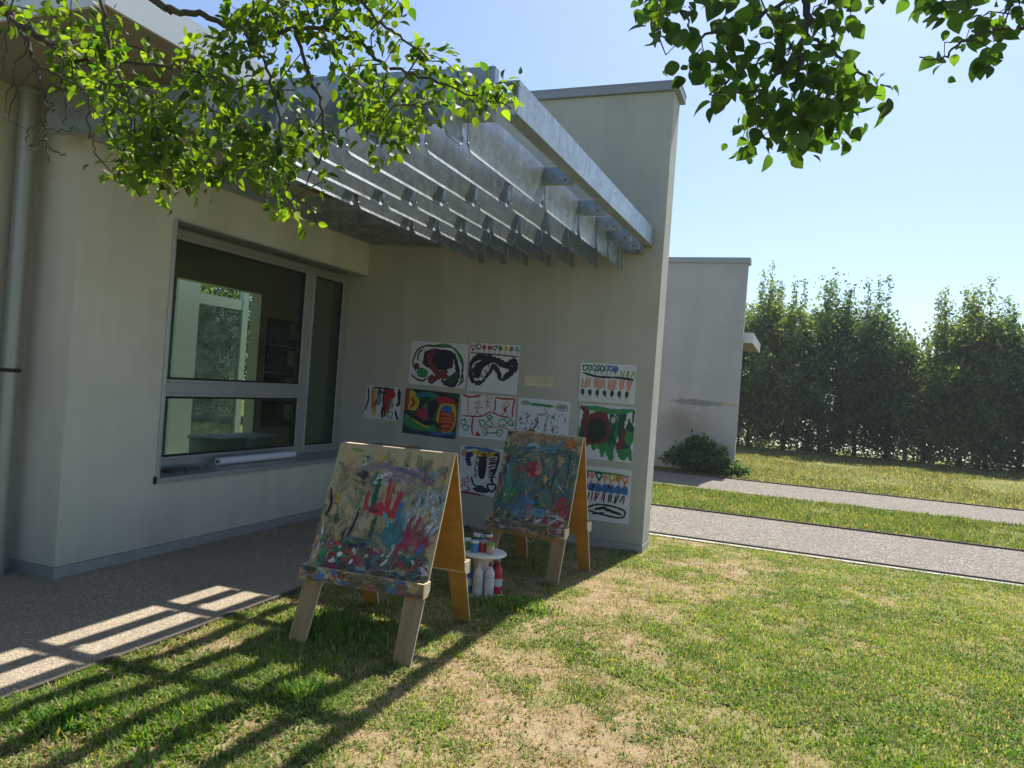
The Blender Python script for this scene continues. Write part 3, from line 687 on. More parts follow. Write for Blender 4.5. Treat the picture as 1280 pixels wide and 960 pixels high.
class Canvas:
    def __init__(s, w, h, z0=0.0, step=5e-5, first=6e-4, curl=lambda u, v: 0.0, mi=1, mi_dry=2, clip=True, wob=0.0):
        s.w, s.h, s.z0, s.step, s.k, s.first, s.curl, s.mi, s.md, s.mb, s.clip, s.wob = w, h, z0, step, 0, first, curl, mi, mi_dry, MB(), clip, wob
    def pt(s, x, z, lay): return (x, -lay + s.curl(x / s.w + 0.5, (z - s.z0) / s.h), z)
    def lay(s): s.k += 1; return s.first + s.step * s.k
    def cl(s, q):
        if not s.clip: return q
        return np.array((min(max(q[0], -s.w / 2 + 0.001), s.w / 2 - 0.001), min(max(q[1], s.z0 + 0.001), s.z0 + s.h - 0.001)))
    def S(s, col, wd, pts, dry=False, jit=0.28, loop=False):
        L = s.lay(); P = [((u - 0.5 + random.gauss(0, s.wob)) * s.w, s.z0 + (v + random.gauss(0, s.wob)) * s.h) for u, v in pts]
        if loop: P = P + [P[0]]
        P = catmull(P); n = len(P); lf = []; rt = []
        for i, q in enumerate(P):
            t = P[min(i + 1, n - 1)] - P[max(i - 1, 0)]; t = t / (np.linalg.norm(t) + 1e-9); nn = np.array((-t[1], t[0]))
            e = min(i, n - 1 - i) / max(1, n - 1); tap = 1 if loop else min(1, 0.55 + 4 * e)
            a = wd * 0.5 * tap * (1 + random.uniform(-jit, jit)); b = wd * 0.5 * tap * (1 + random.uniform(-jit, jit))
            lf.append(s.pt(*s.cl(q + nn * a), L)); rt.append(s.pt(*s.cl(q - nn * b), L))
        mi = s.md if dry else s.mi
        s.mb.add(lf + rt, [(i, i + 1, n + i + 1, n + i) for i in range(n - 1)], mi, col)
        if not loop:
            for end, q, d in ((0, P[0], P[0] - P[1]), (n - 1, P[-1], P[-1] - P[-2])):
                d = d / (np.linalg.norm(d) + 1e-9); nn = np.array((-d[1], d[0])); r = wd * 0.28
                vs = [s.pt(*s.cl(q + r * (math.cos(a) * nn + math.sin(a) * d)), L) for a in np.linspace(0, math.pi, 6)]
                s.mb.add(vs, [tuple(range(6))], mi, col)
    def F(s, col, pts, dry=False, wob=0.0):
        L = s.lay(); P = catmull([((u - 0.5) * s.w, s.z0 + v * s.h) for u, v in list(pts) + [pts[0]]], 5)[:-1]
        P = [s.cl(q + np.array((random.uniform(-wob, wob), random.uniform(-wob, wob)))) for q in P]
        c = sum(P) / len(P); n = len(P); K_ = 5; vs = [s.pt(*c, L)]
        for k in range(1, K_ + 1): vs += [s.pt(*(c + (q - c) * k / K_), L) for q in P]
        fs = [(0, 1 + i, 1 + (i + 1) % n) for i in range(n)]
        for k in range(K_ - 1): fs += [(1 + k * n + i, 1 + (k + 1) * n + i, 1 + (k + 1) * n + (i + 1) % n, 1 + k * n + (i + 1) % n) for i in range(n)]
        s.mb.add(vs, fs, s.md if dry else s.mi, col)
    def O(s, col, u, v, ru, rv, wd=None, dry=False):
        pts = [(u + ru * math.cos(a) * random.uniform(.88, 1.1), v + rv * math.sin(a) * random.uniform(.88, 1.1)) for a in np.linspace(0, 2 * math.pi, 9)[:-1]]
        if wd: s.S(col, wd, pts, dry, loop=True)
        else: s.F(col, pts, dry)

def sheet(name, label, x0, x1, z0, z1, draw, tilt=0.0, mat='paper', group='paintings pinned on the wall'):
    wd, h = x1 - x0, z1 - z0; a, b = random.uniform(0.001, 0.005), random.uniform(0.001, 0.004); ph = random.random() * 6
    curl = lambda u, v: -(a * (2 * u - 1) ** 2 * (0.4 + 0.6 * v) + b * max(0, 0.35 - v) ** 2 * 6 + 0.0008 * math.sin(5 * u + 3 * v + ph))
    c = Canvas(wd, h, -h / 2, curl=curl, first=0.001, step=9e-5, wob=0.014)
    nx, nz = 12, 9
    vs = [c.pt(wd * (i / nx - 0.5), h * (j / nz - 0.5), 0.0) for j in range(nz + 1) for i in range(nx + 1)]
    fs = [(j * (nx + 1) + i, j * (nx + 1) + i + 1, (j + 1) * (nx + 1) + i + 1, (j + 1) * (nx + 1) + i) for j in range(nz) for i in range(nx)]
    c.mb.add(vs, fs, 0); draw(c)
    o = c.mb.build(name, [M[mat], M['paint'], M['dry_paint']], None, fix=False)
    o.location = ((x0 + x1) / 2, YW - 0.004, (z0 + z1) / 2); o.rotation_euler = (0, R(tilt), 0)
    return tag(o, label, 'painting' if mat == 'paper' else 'note', group)
r_ = random.uniform
def d_swirl(c):
    c.S(DGRN, .022, [(.09, .3), (.07, .5), (.12, .78), (.25, .9), (.5, .93), (.75, .9), (.9, .68), (.93, .4), (.9, .15)])
    c.S(GRN, .02, [(.4, .92), (.62, .93), (.8, .83), (.86, .6)])
    c.F(INK, [(.22, .5), (.25, .75), (.4, .85), (.6, .84), (.74, .8), (.76, .55), (.72, .42), (.5, .35), (.32, .4)], wob=.006)
    c.S(INK, .05, [(.78, .75), (.82, .5), (.86, .3), (.8, .08), (.68, .06), (.6, .12)])
    c.F(DGRN, [(.6, .1), (.72, .25), (.84, .38), (.86, .2), (.78, .06)]); c.F(GRN, [(.12, .28), (.2, .4), (.33, .32), (.3, .18), (.18, .18)])
    c.S(DRED, .07, [(.42, .82), (.36, .65), (.4, .42), (.52, .32), (.66, .34)]); c.S(DRED, .06, [(.7, .24), (.55, .24), (.45, .12), (.38, .1)])
    c.O(DRED, .12, .42, .05, .08); c.F(DRED, [(.34, .2), (.42, .26), (.47, .14), (.42, .04), (.35, .08)])
    c.S(INK, .022, [(.03, .2), (.12, .13), (.22, .12), (.3, .15)]); c.S(INK, .02, [(.12, .55), (.16, .7), (.2, .8)]); c.S(INK, .02, [(.9, .06), (.95, .2), (.94, .3)])
def d_snake(c):
    c.S(BLK, .015, [(.02, .79), (.3, .79), (.6, .77), (.98, .76)])
    for k, col in enumerate((CRIM, DGRN, RED, RED, DGRN, GRN, YEL, BRN, CYAN)):
        u = .06 + k * .11; c.S(BLK, .005, [(u, .8), (u, .9)]); c.O(col, u, .92, .04, .05, .012 if k in (0, 1, 4) else None)
    c.S(INK, .075, [(.12, .2), (.04, .42), (.1, .62), (.3, .71), (.5, .68), (.66, .6), (.78, .57), (.9, .68), (.93, .55), (.82, .4), (.7, .28)])
    c.S(INK, .055, [(.12, .2), (.25, .18), (.38, .36), (.5, .55), (.6, .42), (.67, .28)]); c.F(INK, [(.1, .3), (.13, .55), (.35, .68), (.45, .62), (.3, .5), (.22, .28)])
    c.S(WHT, .05, [(.26, .26), (.34, .42), (.42, .55)])
    for k in range(3):
        u, v = .27 + k * .07, .3 + k * .11; c.S(INK, .009, [(u - .03, v + .02), (u + .04, v + .03)]); c.S(INK, .009, [(u - .01, v + .05), (u + .02, v - .03)])
    c.S(WHT, .014, [(.07, .45), (.12, .58), (.24, .66)]); c.S(WHT, .02, [(.72, .42), (.8, .48)]); c.S(WHT, .014, [(.14, .26), (.2, .24)])
def d_small(c):
    for u, col, wd in ((.05, INK, .02), (.25, YEL, .06), (.2, ORG, .03), (.4, DGRN, .03), (.32, INK, .03), (.62, RED, .1), (.55, DRED, .04), (.78, GRY, .03), (.93, INK, .045), (.72, GRN, .02)):
        c.S(col, wd, [(u, .95), (u + r_(-.03, .03), .6), (u + r_(-.05, .05), r_(.08, .45))], dry=random.random() < .3)
    c.F(RED, [(.5, .9), (.75, .95), (.85, .75), (.65, .6), (.52, .7)]); c.S(INK, .02, [(.2, .97), (.5, .93), (.8, .97)]); c.S(DGRN, .03, [(.36, .88), (.5, .8), (.6, .85)])
    c.O(TEAL, .74, .16, .07, .1, .012); c.S(BLK, .03, [(.52, .4), (.5, .2), (.52, .03)]); c.S(BLK, .03, [(.88, .3), (.93, .1), (.96, .04)])
def d_colour(c):
    c.F(DGRN, [(0, 0), (0, 1), (1, 1), (1, 0)]); c.F(YEL, [(.02, .55), (.06, .95), (.2, .9), (.27, .7), (.2, .52)]); c.S(RED, .04, [(.03, .98), (.04, .7), (.03, .5)]); c.S(RED, .035, [(.12, .8), (.18, .7), (.16, .6)])
    c.S(INK, .05, [(.2, .96), (.5, .97), (.8, .9), (.98, .82)]); c.S(TEAL, .06, [(.2, .86), (.4, .92), (.6, .88)]); c.F(RED, [(.55, .86), (.75, .9), (.97, .78), (.9, .7), (.65, .74)])
    c.F(GRN, [(.28, .5), (.38, .78), (.52, .82), (.62, .7), (.5, .4)]); c.F(INK, [(.42, .75), (.55, .8), (.62, .72), (.56, .45), (.46, .42)]); c.F(CRIM, [(.22, .42), (.32, .65), (.42, .55), (.45, .35), (.34, .28)])
    c.F(YEL, [(.6, .35), (.66, .7), (.8, .75), (.95, .7), (.96, .3), (.85, .12), (.7, .15)]); c.F(RED, [(.66, .3), (.68, .6), (.82, .66), (.94, .5), (.92, .25), (.8, .14)]); c.O(BLUE, .8, .63, .1, .09)
    for k in range(4): c.S(ORG, .018, [(.7, .25 + k * .08), (.82, .28 + k * .08), (.92, .26 + k * .08)])
    c.S(LGRN, .04, [(.04, .42), (.2, .26), (.45, .2), (.6, .22)]); c.S(GRN, .09, [(.02, .3), (.2, .2), (.4, .14), (.6, .12)]); c.S(YEL, .018, [(.15, .35), (.3, .24), (.5, .18)])
    c.S(NAVY, .06, [(.02, .06), (.3, .05), (.6, .04), (.95, .05)]); c.S(INK, .035, [(.02, .5), (.2, .38), (.4, .3), (.6, .3), (.75, .12)]); c.S(BLUE, .03, [(.5, .05), (.75, .08), (.95, .12)]); c.S(INK, .03, [(.3, .6), (.4, .8), (.5, .85)])
def d_figures(c):
    c.S(RED, .022, [(.03, .97), (.15, .93), (.35, .97)]); c.S(RED, .02, [(.62, .96), (.8, .95), (.97, .97)]); c.S(RED, .018, [(.63, .96), (.64, .75), (.63, .64)]); c.S(RED, .02, [(.96, .97), (.95, .7), (.95, .55)])
    c.S(RED, .015, [(.02, .5), (.2, .49), (.4, .5), (.55, .62), (.75, .6), (.95, .52)]); c.S(RED, .02, [(.25, .48), (.24, .25), (.26, .05)]); c.S(SAL, .015, [(.14, .93), (.15, .7), (.16, .52)])
    for u, v in ((.32, .72), (.5, .86), (.82, .74)):
        c.O(ORG, u, v + .08, .045, .055, .009); c.S(ORG, .012, [(u, v + .03), (u, v - .1)]); c.S(ORG, .009, [(u - .08, v), (u, v - .02), (u + .08, v + .01)]); c.S(ORG, .009, [(u - .05, v - .18), (u, v - .1), (u + .06, v - .17)])
    c.O(RED, .82, .7, .03, .04)
    for k in range(8): c.S(BLK, .004, [(.2 + k * .09, .52 + (.07 if 3 < k < 7 else 0)), (.2 + k * .09, .57 + (.07 if 3 < k < 7 else 0))])
    for u, v, r in ((.08, .35, .05), (.12, .2, .045), (.4, .36, .05), (.56, .38, .05), (.55, .5, .035), (.8, .42, .06), (.94, .42, .05), (.75, .18, .06)): c.O(GRN, u, v, r, r * 1.3, .012)
    c.S(GRN, .012, [(.5, .15), (.6, .16), (.72, .18)]); c.S(GRN, .014, [(.48, .05), (.52, .15), (.5, .26)]); c.S(ORG, .012, [(.43, .08), (.46, .25), (.6, .28), (.8, .3), (.95, .22)]); c.F(RED, [(.3, .06), (.34, .16), (.4, .06)])
def d_rain(c):
    c.O(GRY, .14, .88, .1, .06); c.S(GRN, .03, [(.26, .86), (.45, .86), (.68, .85)]); c.O(GRY, .84, .84, .11, .07, .012); c.O(GRY, .84, .84, .09, .05)
    for k in range(70):
        u, v = r_(.03, .95), r_(.1, .72); c.S(random.choice((INK, NAVY, NAVY)), .009, [(u, v), (u + .004, v - .05)])
    c.S(GRY, .012, [(.52, .8), (.56, .6), (.57, .3), (.6, .05)]); c.S(BRN, .02, [(.18, .22), (.3, .24), (.36, .4), (.4, .55)]); c.F(BRN, [(.15, .18), (.3, .28), (.37, .2), (.3, .12)])
    c.S(GRN, .012, [(.1, .06), (.5, .04), (.9, .06)]); c.O(DGRN, .95, .06, .04, .05)
def d_plants(c):
    c.S(INK, .022, [(.03, .72), (.3, .68), (.6, .65)]); c.S(INK, .025, [(.64, .65), (.8, .63), (.97, .62)])
    for k in range(8):
        u = .1 + k * .075; c.O((DGRN, GRN, TEAL, TEAL, DGRN, TEAL, BLUE, BLUE)[k], u, .87, .04, .07, .012); c.S(GRN, .009, [(u, .82), (u + .01, .7)])
    c.O(BLUE, .64, .86, .045, .07)
    for k in range(6): c.S(LGRN, .011, [(.74 + k * .045, .85), (.74 + k * .045, .66)])
    for k in range(14):
        u = .06 + k * .066; c.S(SAL, r_(.02, .035), [(u, .6), (u + r_(-.03, .03), .34)], dry=k % 3 == 0)
        if k % 2 == 0: c.O(random.choice((DGRN, INK, DGRN)), u + .01, .24, .035, .08); c.S(DGRN, .006, [(u, .3), (u + .03, .1)])
    for k in range(8): c.S(GRY, .005, [(.08 + k * .11, .12), (.12 + k * .11, .05)])
def d_green(c):
    for k in range(26): u = r_(.05, .95); c.S(random.choice((GRN, GRN, LGRN, DGRN)), r_(.03, .07), [(u, r_(.5, .97)), (u + r_(-.1, .1), r_(.4, .6)), (u + r_(-.1, .1), r_(.04, .3))], dry=random.random() < .2)
    c.S(GRN, .05, [(.03, .93), (.3, .95), (.6, .92), (.95, .95)]); c.S(DRED, .05, [(.04, .95), (.14, .85), (.1, .6)]); c.F(DRED, [(.1, .4), (.12, .72), (.25, .84), (.5, .86), (.56, .5), (.45, .3), (.2, .28)], wob=.01)
    c.F((.012, .03, .022), [(.16, .42), (.2, .7), (.38, .76), (.5, .6), (.48, .4), (.3, .3)], wob=.008); c.S(GRN, .06, [(.5, .3), (.6, .12), (.62, .02)]); c.S(DRED, .05, [(.8, .6), (.84, .45), (.76, .3), (.8, .25)])
    c.O(GRN, .92, .44, .08, .13); c.O(GRN, .83, .14, .09, .1); c.S(INK, .02, [(.97, .95), (.98, .7)]); c.S(WHT, .03, [(.68, .25), (.7, .06)], dry=True); c.O(WHT, .62, .75, .05, .06, dry=True)
def d_blue(c):
    c.S(BLUE, .035, [(.1, .95), (.4, .97), (.9, .94)]); c.F(YEL, [(.2, .88), (.4, .94), (.62, .9), (.8, .94), (.9, .85), (.5, .82)]); c.O(GRN, .55, .86, .14, .06, .015); c.O(RED, .55, .86, .07, .03); c.O(SAL, .1, .85, .08, .08)
    c.S(NAVY, .06, [(.22, .85), (.2, .7), (.25, .6)]); c.O(NAVY, .22, .83, .09, .06); c.F(INK, [(.45, .8), (.62, .8), (.6, .4), (.5, .35), (.44, .5)])
    for k in range(9): c.S(INK, .014, [(.36, .8 - k * .05), (.42, .78 - k * .05)]); c.S(INK, .016, [(.68, .8 - k * .05), (.85, .83 - k * .05 + r_(-.02, .02))])
    c.S(INK, .03, [(.75, .9), (.9, .86), (.85, .6), (.75, .4), (.8, .25)]); c.O(PINK, .18, .28, .08, .06, .016); c.S(DRED, .012, [(.05, .1), (.15, .2), (.3, .1), (.2, .05)]); c.O(NAVY, .55, .12, .2, .06); c.S(INK, .02, [(.3, .35), (.4, .22), (.6, .2)])
    c.S(CRIM, .025, [(.02, .04), (.4, .03), (.75, .01)]); c.O(INK, .78, .2, .08, .08, .02)
def d_people(c):
    c.S(GRN, .02, [(.05, .9), (.4, .91), (.97, .88)])
    for k in range(7):
        u = .1 + k * .13; c.O((RED, SAL, DGRN, SAL, YEL, ORG, SAL)[k], u, .82, .05, .06, None if k % 2 else .018); c.S(ORG, .012, [(u, .75), (u, .66)])
        c.F(BLUE, [(u - .06, .55), (u - .05, .66), (u + .05, .68), (u + .06, .54)]);
        for q in (-.03, .02): c.S(random.choice((INK, CRIM, INK)), .015, [(u + q, .52), (u + q - .02, .36)])
    c.S(INK, .02, [(.3, .68), (.24, .55)]); c.S(INK, .02, [(.55, .72), (.58, .62)])
    c.S(BLK, .018, [(.12, .18), (.3, .28), (.55, .31), (.9, .26), (.95, .16), (.8, .1), (.5, .12), (.2, .16)], loop=True); c.S(BLK, .03, [(.35, .2), (.5, .25), (.6, .22), (.85, .17)]); c.S(BLK, .02, [(.3, .12), (.5, .15)]); c.O(SAL, .08, .3, .06, .04)
def d_note(c):
    for k in range(3): c.S((.25, .22, .15), .003, [(.25 + .1 * k, .82 - .2 * k), (.5 + .1 * k, .83 - .2 * k), (.85, .8 - .2 * k)], jit=.5)
sheet('painting', 'painting of a green and navy swirl with dark red loops, top left of the group', -4.165, -3.447, 1.535, 2.03, d_swirl, 0.6)
sheet('painting', 'painting of a black winding snake below a row of small coloured trees', -3.421, -2.83, 1.507, 2.045, d_snake, 0.3)
sheet('painting', 'small painting of vertical red, yellow and black drips, leftmost on the wall', -4.725, -4.255, 1.10, 1.481, d_small, 0.5)
sheet('painting', 'painting fully covered in green, yellow, red and blue swirls', -4.20, -3.515, 0.962, 1.48, d_colour, 1.4)
sheet('painting', 'painting of thin red and orange figures above green loops on white', -3.485, -2.837, 0.994, 1.477, d_figures)
sheet('painting', 'painting of dark raindrops under grey and green clouds', -2.804, -2.217, 1.03, 1.48, d_rain)
sheet('painting', 'painting of salmon coloured stripes under a row of round green plants', -2.138, -1.544, 1.498, 1.902, d_plants, -0.4)
sheet('painting', 'bright green painting with a big dark brown patch', -2.115, -1.523, 0.90, 1.468, d_green)
sheet('painting', 'dark navy painting with a yellow and green eye, half hidden behind an easel', -3.455, -2.93, 0.37, 0.897, d_blue)
sheet('painting', 'painting of blue dressed people over a black outlined fish shape, lowest on the right', -2.055, -1.516, 0.27, 0.828, d_people)
sheet('paper_note', 'small pale yellow paper note between the snake and the striped paintings', -2.756, -2.426, 1.612, 1.728, d_note, 0, 'note', 'notes on the wall')

# ------------------------------------------------------------------ easels
def tri(u): return u
def smear(c, n, pal, ub, vb, lmin, lmax, wmin, wmax, ang, spread, dry=0.6):
    for _ in range(n):
        u, v = r_(*ub), r_(*vb); a = random.gauss(ang, spread); L = r_(lmin, lmax); bend = r_(-.35, .35)
        du, dv = L * math.cos(a) / c.w, L * math.sin(a) / c.h
        base = random.choice(pal); k = r_(.6, 1.15); g_ = r_(.0, .4); col = tuple(min(.8, x * k * (1 - g_) + y_ * g_) for x, y_ in zip(base, (.20, .17, .12)))
        c.S(col, r_(wmin, wmax), [(u, v), (u + du * .5 - dv * bend * .4, v + dv * .5 + du * bend * .4), (u + du, v + dv)], dry=random.random() < dry, jit=.35)
def board_one(c):
    V = math.pi / 2
    PAST = [(.40, .33, .16), (.36, .34, .15), (.30, .32, .17), (.42, .27, .17), (.46, .40, .24), (.28, .32, .24), (.34, .25, .12)]
    smear(c, 170, PAST, (.03, .97), (.15, .84), .03, .14, .012, .04, V, .7, .95)
    smear(c, 26, [LIL, (.33, .24, .36), (.42, .38, .36)], (.18, .8), (.76, .84), .06, .16, .012, .03, 0, .25, .9)
    c.S((.13, .12, .30), .022, [(.52, .84), (.62, .83), (.74, .79)], True); c.S(BLK, .008, [(.22, .915), (.29, .905)], True); c.S(BLK, .007, [(.6, .875), (.64, .872)])
    c.S(YEL, .03, [(.36, .93), (.44, .92)], True); c.S(LGRN, .02, [(.12, .96), (.22, .955)], True); c.S(LGRN, .02, [(.72, .935), (.8, .92)], True)
    smear(c, 16, [BLK, INK], (.24, .33), (.69, .76), .02, .06, .008, .02, 2.6, .6, .5)
    smear(c, 14, [TEAL, DGRN, GRN, WHT], (.33, .52), (.67, .76), .03, .09, .012, .028, .6, .6, .7)
    c.S(DGRN, .034, [(.43, .72), (.42, .62), (.43, .48)]); c.S(DGRN, .026, [(.47, .44), (.46, .32), (.44, .22)], True); c.S(DGRN, .03, [(.465, .42), (.455, .3)], True)
    c.S(RED, .02, [(.36, .63), (.355, .55), (.36, .48)]); c.S(RED, .02, [(.52, .74), (.525, .6), (.54, .46)]); c.S(RED, .014, [(.56, .72), (.555, .6), (.55, .5)]); c.S(CRIM, .034, [(.63, .66), (.615, .56), (.60, .47)])
    c.F(RED, [(.41, .5), (.47, .56), (.53, .52), (.6, .5), (.62, .455), (.5, .46), (.42, .46)], wob=.006); c.S((.08, .02, .03), .03, [(.39, .5), (.47, .49)], True)
    c.S(GRN, .02, [(.29, .64), (.3, .55), (.28, .48)], True); c.S(BLK, .014, [(.315, .5), (.305, .4), (.27, .26)]); c.S(BLK, .016, [(.05, .56), (.06, .48), (.04, .40)]); c.S(BLK, .012, [(.03, .62), (.06, .5)], True)
    c.S(BLK, .009, [(.25, .33), (.2, .25)]); c.S(INK, .009, [(.24, .3), (.22, .2), (.2, .14)]); c.S(YEL, .026, [(.1, .6), (.11, .5)], True); c.S(YEL, .03, [(.2, .26), (.21, .17)], True)
    c.S(BLUE, .03, [(.66, .58), (.655, .48), (.66, .40)], True); c.O(TEAL, .66, .32, .09, .09, .03, True); c.O(TEAL, .66, .32, .07, .08, None, True); smear(c, 26, [TEAL, (.03, .16, .24), CYAN], (.58, .74), (.18, .42), .03, .1, .012, .03, 1.2, .9, .5)
    smear(c, 46, [WHT, (.48, .55, .56), (.36, .44, .46)], (.72, .95), (.36, .64), .04, .13, .008, .03, 1.25, .35, .85)
    smear(c, 22, [CRIM, (.30, .06, .10), RED], (.74, .9), (.1, .38), .05, .13, .014, .035, 1.35, .3, .55)
    c.S(CRIM, .06, [(.76, .38), (.76, .25), (.72, .12)], True); c.S(CRIM, .045, [(.92, .34), (.86, .2), (.8, .1)], True); c.S(BLUE, .03, [(.9, .28), (.86, .18), (.8, .1)], True)
    smear(c, 210, [NAVY, CRIM, DGRN, DGRN, (.14, .10, .14), WHT, INK, TEAL, DRED, CRIM, (.2, .16, .07), GRN], (.12, .95), (.0, .2), .02, .09, .008, .03, .6, .9, .55)
    smear(c, 30, [CRIM, RED, GRN, WHT], (.1, .4), (.06, .24), .01, .04, .012, .03, 1, .9, .4); smear(c, 14, [NAVY, DGRN, TEAL], (.24, .45), (.2, .25), .03, .08, .01, .025, .1, .3, .4)
    c.S(GRN, .04, [(.12, .16), (.1, .08), (.11, .02)]); c.S(WHT, .012, [(.04, .36), (.06, .22), (.04, .06)]); smear(c, 26, [GRN, (.3, .3, .14), PINK, DGRN, GRN], (.01, .16), (.03, .45), .03, .08, .008, .03, 1.3, .4, .8)
    smear(c, 30, [CYAN, LIL, CRIM, DGRN, TEAL], (.7, .98), (.55, .85), .02, .06, .008, .02, 1.2, .6, .8); smear(c, 40, [BLK, DGRN, RED, WHT, BLUE], (.05, .95), (.1, .85), .006, .02, .004, .009, 1.5, .8, .1)
def board_two(c):
    V = math.pi / 2
    BASE = [TEAL, TEAL, (.06, .22, .22), (.10, .24, .24), (.2, .22, .2), (.04, .17, .13), (.22, .18, .14), (.08, .15, .12), (.04, .2, .24)]
    smear(c, 330, BASE, (.0, .98), (.0, .85), .04, .16, .014, .05, V, .8, .6)
    smear(c, 60, [(.35, .27, .14), (.42, .33, .2), (.3, .24, .16), ORG], (.02, .98), (.86, .99), .04, .12, .012, .03, 0, .3, .7)
    smear(c, 40, [CYAN, BLUE, (.3, .45, .5), TEAL], (.2, .75), (.78, .86), .04, .13, .012, .03, 0, .3, .6)
    smear(c, 16, [CRIM, (.35, .05, .08), PINK], (.3, .52), (.52, .68), .03, .08, .015, .04, 1.3, .6, .5); c.F(SAL, [(.46, .56), (.5, .7), (.56, .62), (.54, .54)], True); c.F(CRIM, [(.34, .56), (.36, .68), (.48, .62), (.46, .54)], True)
    c.S(DRED, .035, [(.1, .72), (.09, .6), (.09, .52)], True); c.S(RED, .03, [(.04, .46), (.05, .38)], True); smear(c, 20, [GRN, (.03, .3, .2), CYAN], (.1, .22), (.18, .5), .05, .13, .02, .045, V, .3, .5)
    smear(c, 26, [BLUE, CYAN, (.05, .25, .5)], (.2, .48), (.05, .26), .04, .12, .02, .045, .7, .5, .5); smear(c, 40, [CRIM, RED, PINK, WHT], (.42, .98), (.0, .14), .03, .1, .012, .035, .5, .6, .5); smear(c, 20, [CRIM, RED], (.78, .98), (.14, .28), .03, .1, .012, .035, 1.1, .4, .5)
    for u in (.72, .88): c.S(INK, .012, [(u, .85), (u + .01, .6), (u - .01, .35)], True)
    c.S(RED, .012, [(.73, .7), (.725, .6)]); c.O(TEAL, .3, .45, .05, .1, .014, True); c.O(CYAN, .62, .14, .12, .05, None, True); c.O(ORG, .86, .92, .05, .04, .02, True); c.O(ORG, .86, .92, .03, .03, None, True)
    smear(c, 60, [BLK, WHT, YEL, GRN, SAL, LIL], (.03, .97), (.03, .95), .008, .04, .004, .014, 1.4, .8, .4); c.O(BLK, .05, .97, .02, .02)
def easel(label, cx_, cy_, rz, W, D, hz, cut, tray_z, painter, seed, string=False):
    random.seed(seed)
    e = thing('easel', label, 'easel', (cx_, cy_, 0), rz, 'wooden children\'s easels')
    L = math.hypot(hz, D / 2); t = math.atan2(D / 2, hz); lw = 0.112; th = 0.013; r = 0.05
    arc = lambda x, z, a0, a1: [(x + r * math.cos(a), z + r * math.sin(a)) for a in np.linspace(a0, a1, 5)]
    poly = [(-W / 2, 0), (-W / 2 + lw, 0)] + arc(-W / 2 + lw + r + .012, cut - r, math.pi, math.pi / 2) + arc(W / 2 - lw - r - .012, cut - r, math.pi / 2, 0) + [(W / 2 - lw, 0), (W / 2, 0), (W / 2, L), (-W / 2, L)]
    zt = tray_z / math.cos(t)
    def panel(name, front):
        c = Canvas(W, L - zt - 0.004, zt, step=2.2e-5, first=4e-4, mi=3, mi_dry=4)
        m = c.mb; n = len(poly)
        f = [(x, 0.0, z) for x, z in poly]; bk = [(x, th, z) for x, z in poly]
        if front:
            lo = [(x, 0.0, z) for x, z in poly[:-2]] + [(W / 2, 0.0, zt), (-W / 2, 0.0, zt)]; m.add(lo, [tuple(range(len(lo)))], 5)
            m.add([(-W / 2, 0, zt), (W / 2, 0, zt), (W / 2, 0, L), (-W / 2, 0, L)], [(0, 1, 2, 3)], 0); m.add(bk, [tuple(range(n - 1, -1, -1))], 1)
        else:
            m.add(f, [tuple(range(n))], 1); m.add(bk, [tuple(range(n - 1, -1, -1))], 1)
        m.add(f + bk, [(k, (k + 1) % n, n + (k + 1) % n, n + k) for k in range(n)], 2)
        if front: painter(c)
        o = c.mb.build(name, [M['ply_stained'] if front else M['varnish'], M['varnish'], M['edge'], M['paint'], M['dry_paint'], M['leg']], e, fix=False)
        if front: o.location = (0, -D / 2, 0); o.rotation_euler = (-t, 0, 0)
        else: o.location = (0, D / 2 + 0.024, 0); o.rotation_euler = (t, 0, 0)
        return o
    panel('front_panel', True); panel('rear_panel', False)
    # trays
    for sgn in (-1, 1):
        yb = -(D / 2) * (1 - tray_z / hz)            # board plane at tray height (front)
        yo = yb - 0.07 if sgn < 0 else yb - 0.09
        c = Canvas(W + 0.02, 0.085, tray_z - 0.06, step=3e-5, first=4e-4, mi=2, mi_dry=3)
        c.mb.box(-W / 2 - .010, W / 2 + .010, 0.0, 0.016, tray_z - 0.06, tray_z + 0.025, 0)
        c.mb.box(-W / 2 + .012, W / 2 - .012, 0.0161, 0.07 - 0.002 - 0.02, tray_z - 0.058, tray_z - 0.044, 1)
        for sx in (-1, 1):
            x0 = sx * (W / 2 + .0005); x1 = sx * (W / 2 + .0095)
            c.mb.prism([(0.0161, tray_z - .06), (0.0161, tray_z + .024), (0.095, tray_z + .024), (0.09, tray_z - .03), (0.06, tray_z - .06)], lambda a, b, k: (x0 if k == 0 else x1, a, b), 1)
        if sgn < 0: smear(c, 130, [TEAL, DGRN, LIL, BRN, CRIM, (.25, .2, .12), (.12, .2, .16), WHT, (.3, .24, .14), BLUE] , (.0, .98), (.05, .95), .02, .08, .01, .035, 0, .5, .6)
        o = c.mb.build('tray', [M['ply'], M['edge'], M['paint'], M['dry_paint']], e, fix=False)
        o.location = (0, yo, 0) if sgn < 0 else (0, -yo, 0); o.rotation_euler = (0, 0, 0 if sgn < 0 else math.pi)
    for x in (-W * .32, W * .32):
        h = MB(); h.tube([(x - .04, 0.017, hz - 0.010), (x + .04, 0.017, hz - 0.010)], 0.006, 8); h.build('hinge', M['alu_dark'], e)
    if string:
        yb = -(D / 2) * (1 - cut / hz) + .04
        s = MB(); s.tube([(0.02 + 0.055 * math.cos(a), yb, cut + 0.02 - 0.075 * math.sin(a) ** 0.8 if math.sin(a) > 0 else cut + .02) for a in np.linspace(math.pi, 0, 15)], 0.0035, 6)
        s.build('string', M['string'], e)
    return e
e1 = easel('larger wooden easel in front, beige board with red and teal paint splashes', -2.318, 4.115, R(2.5), 0.80, 0.88, 1.165, 0.40, 0.425, board_one, 3)
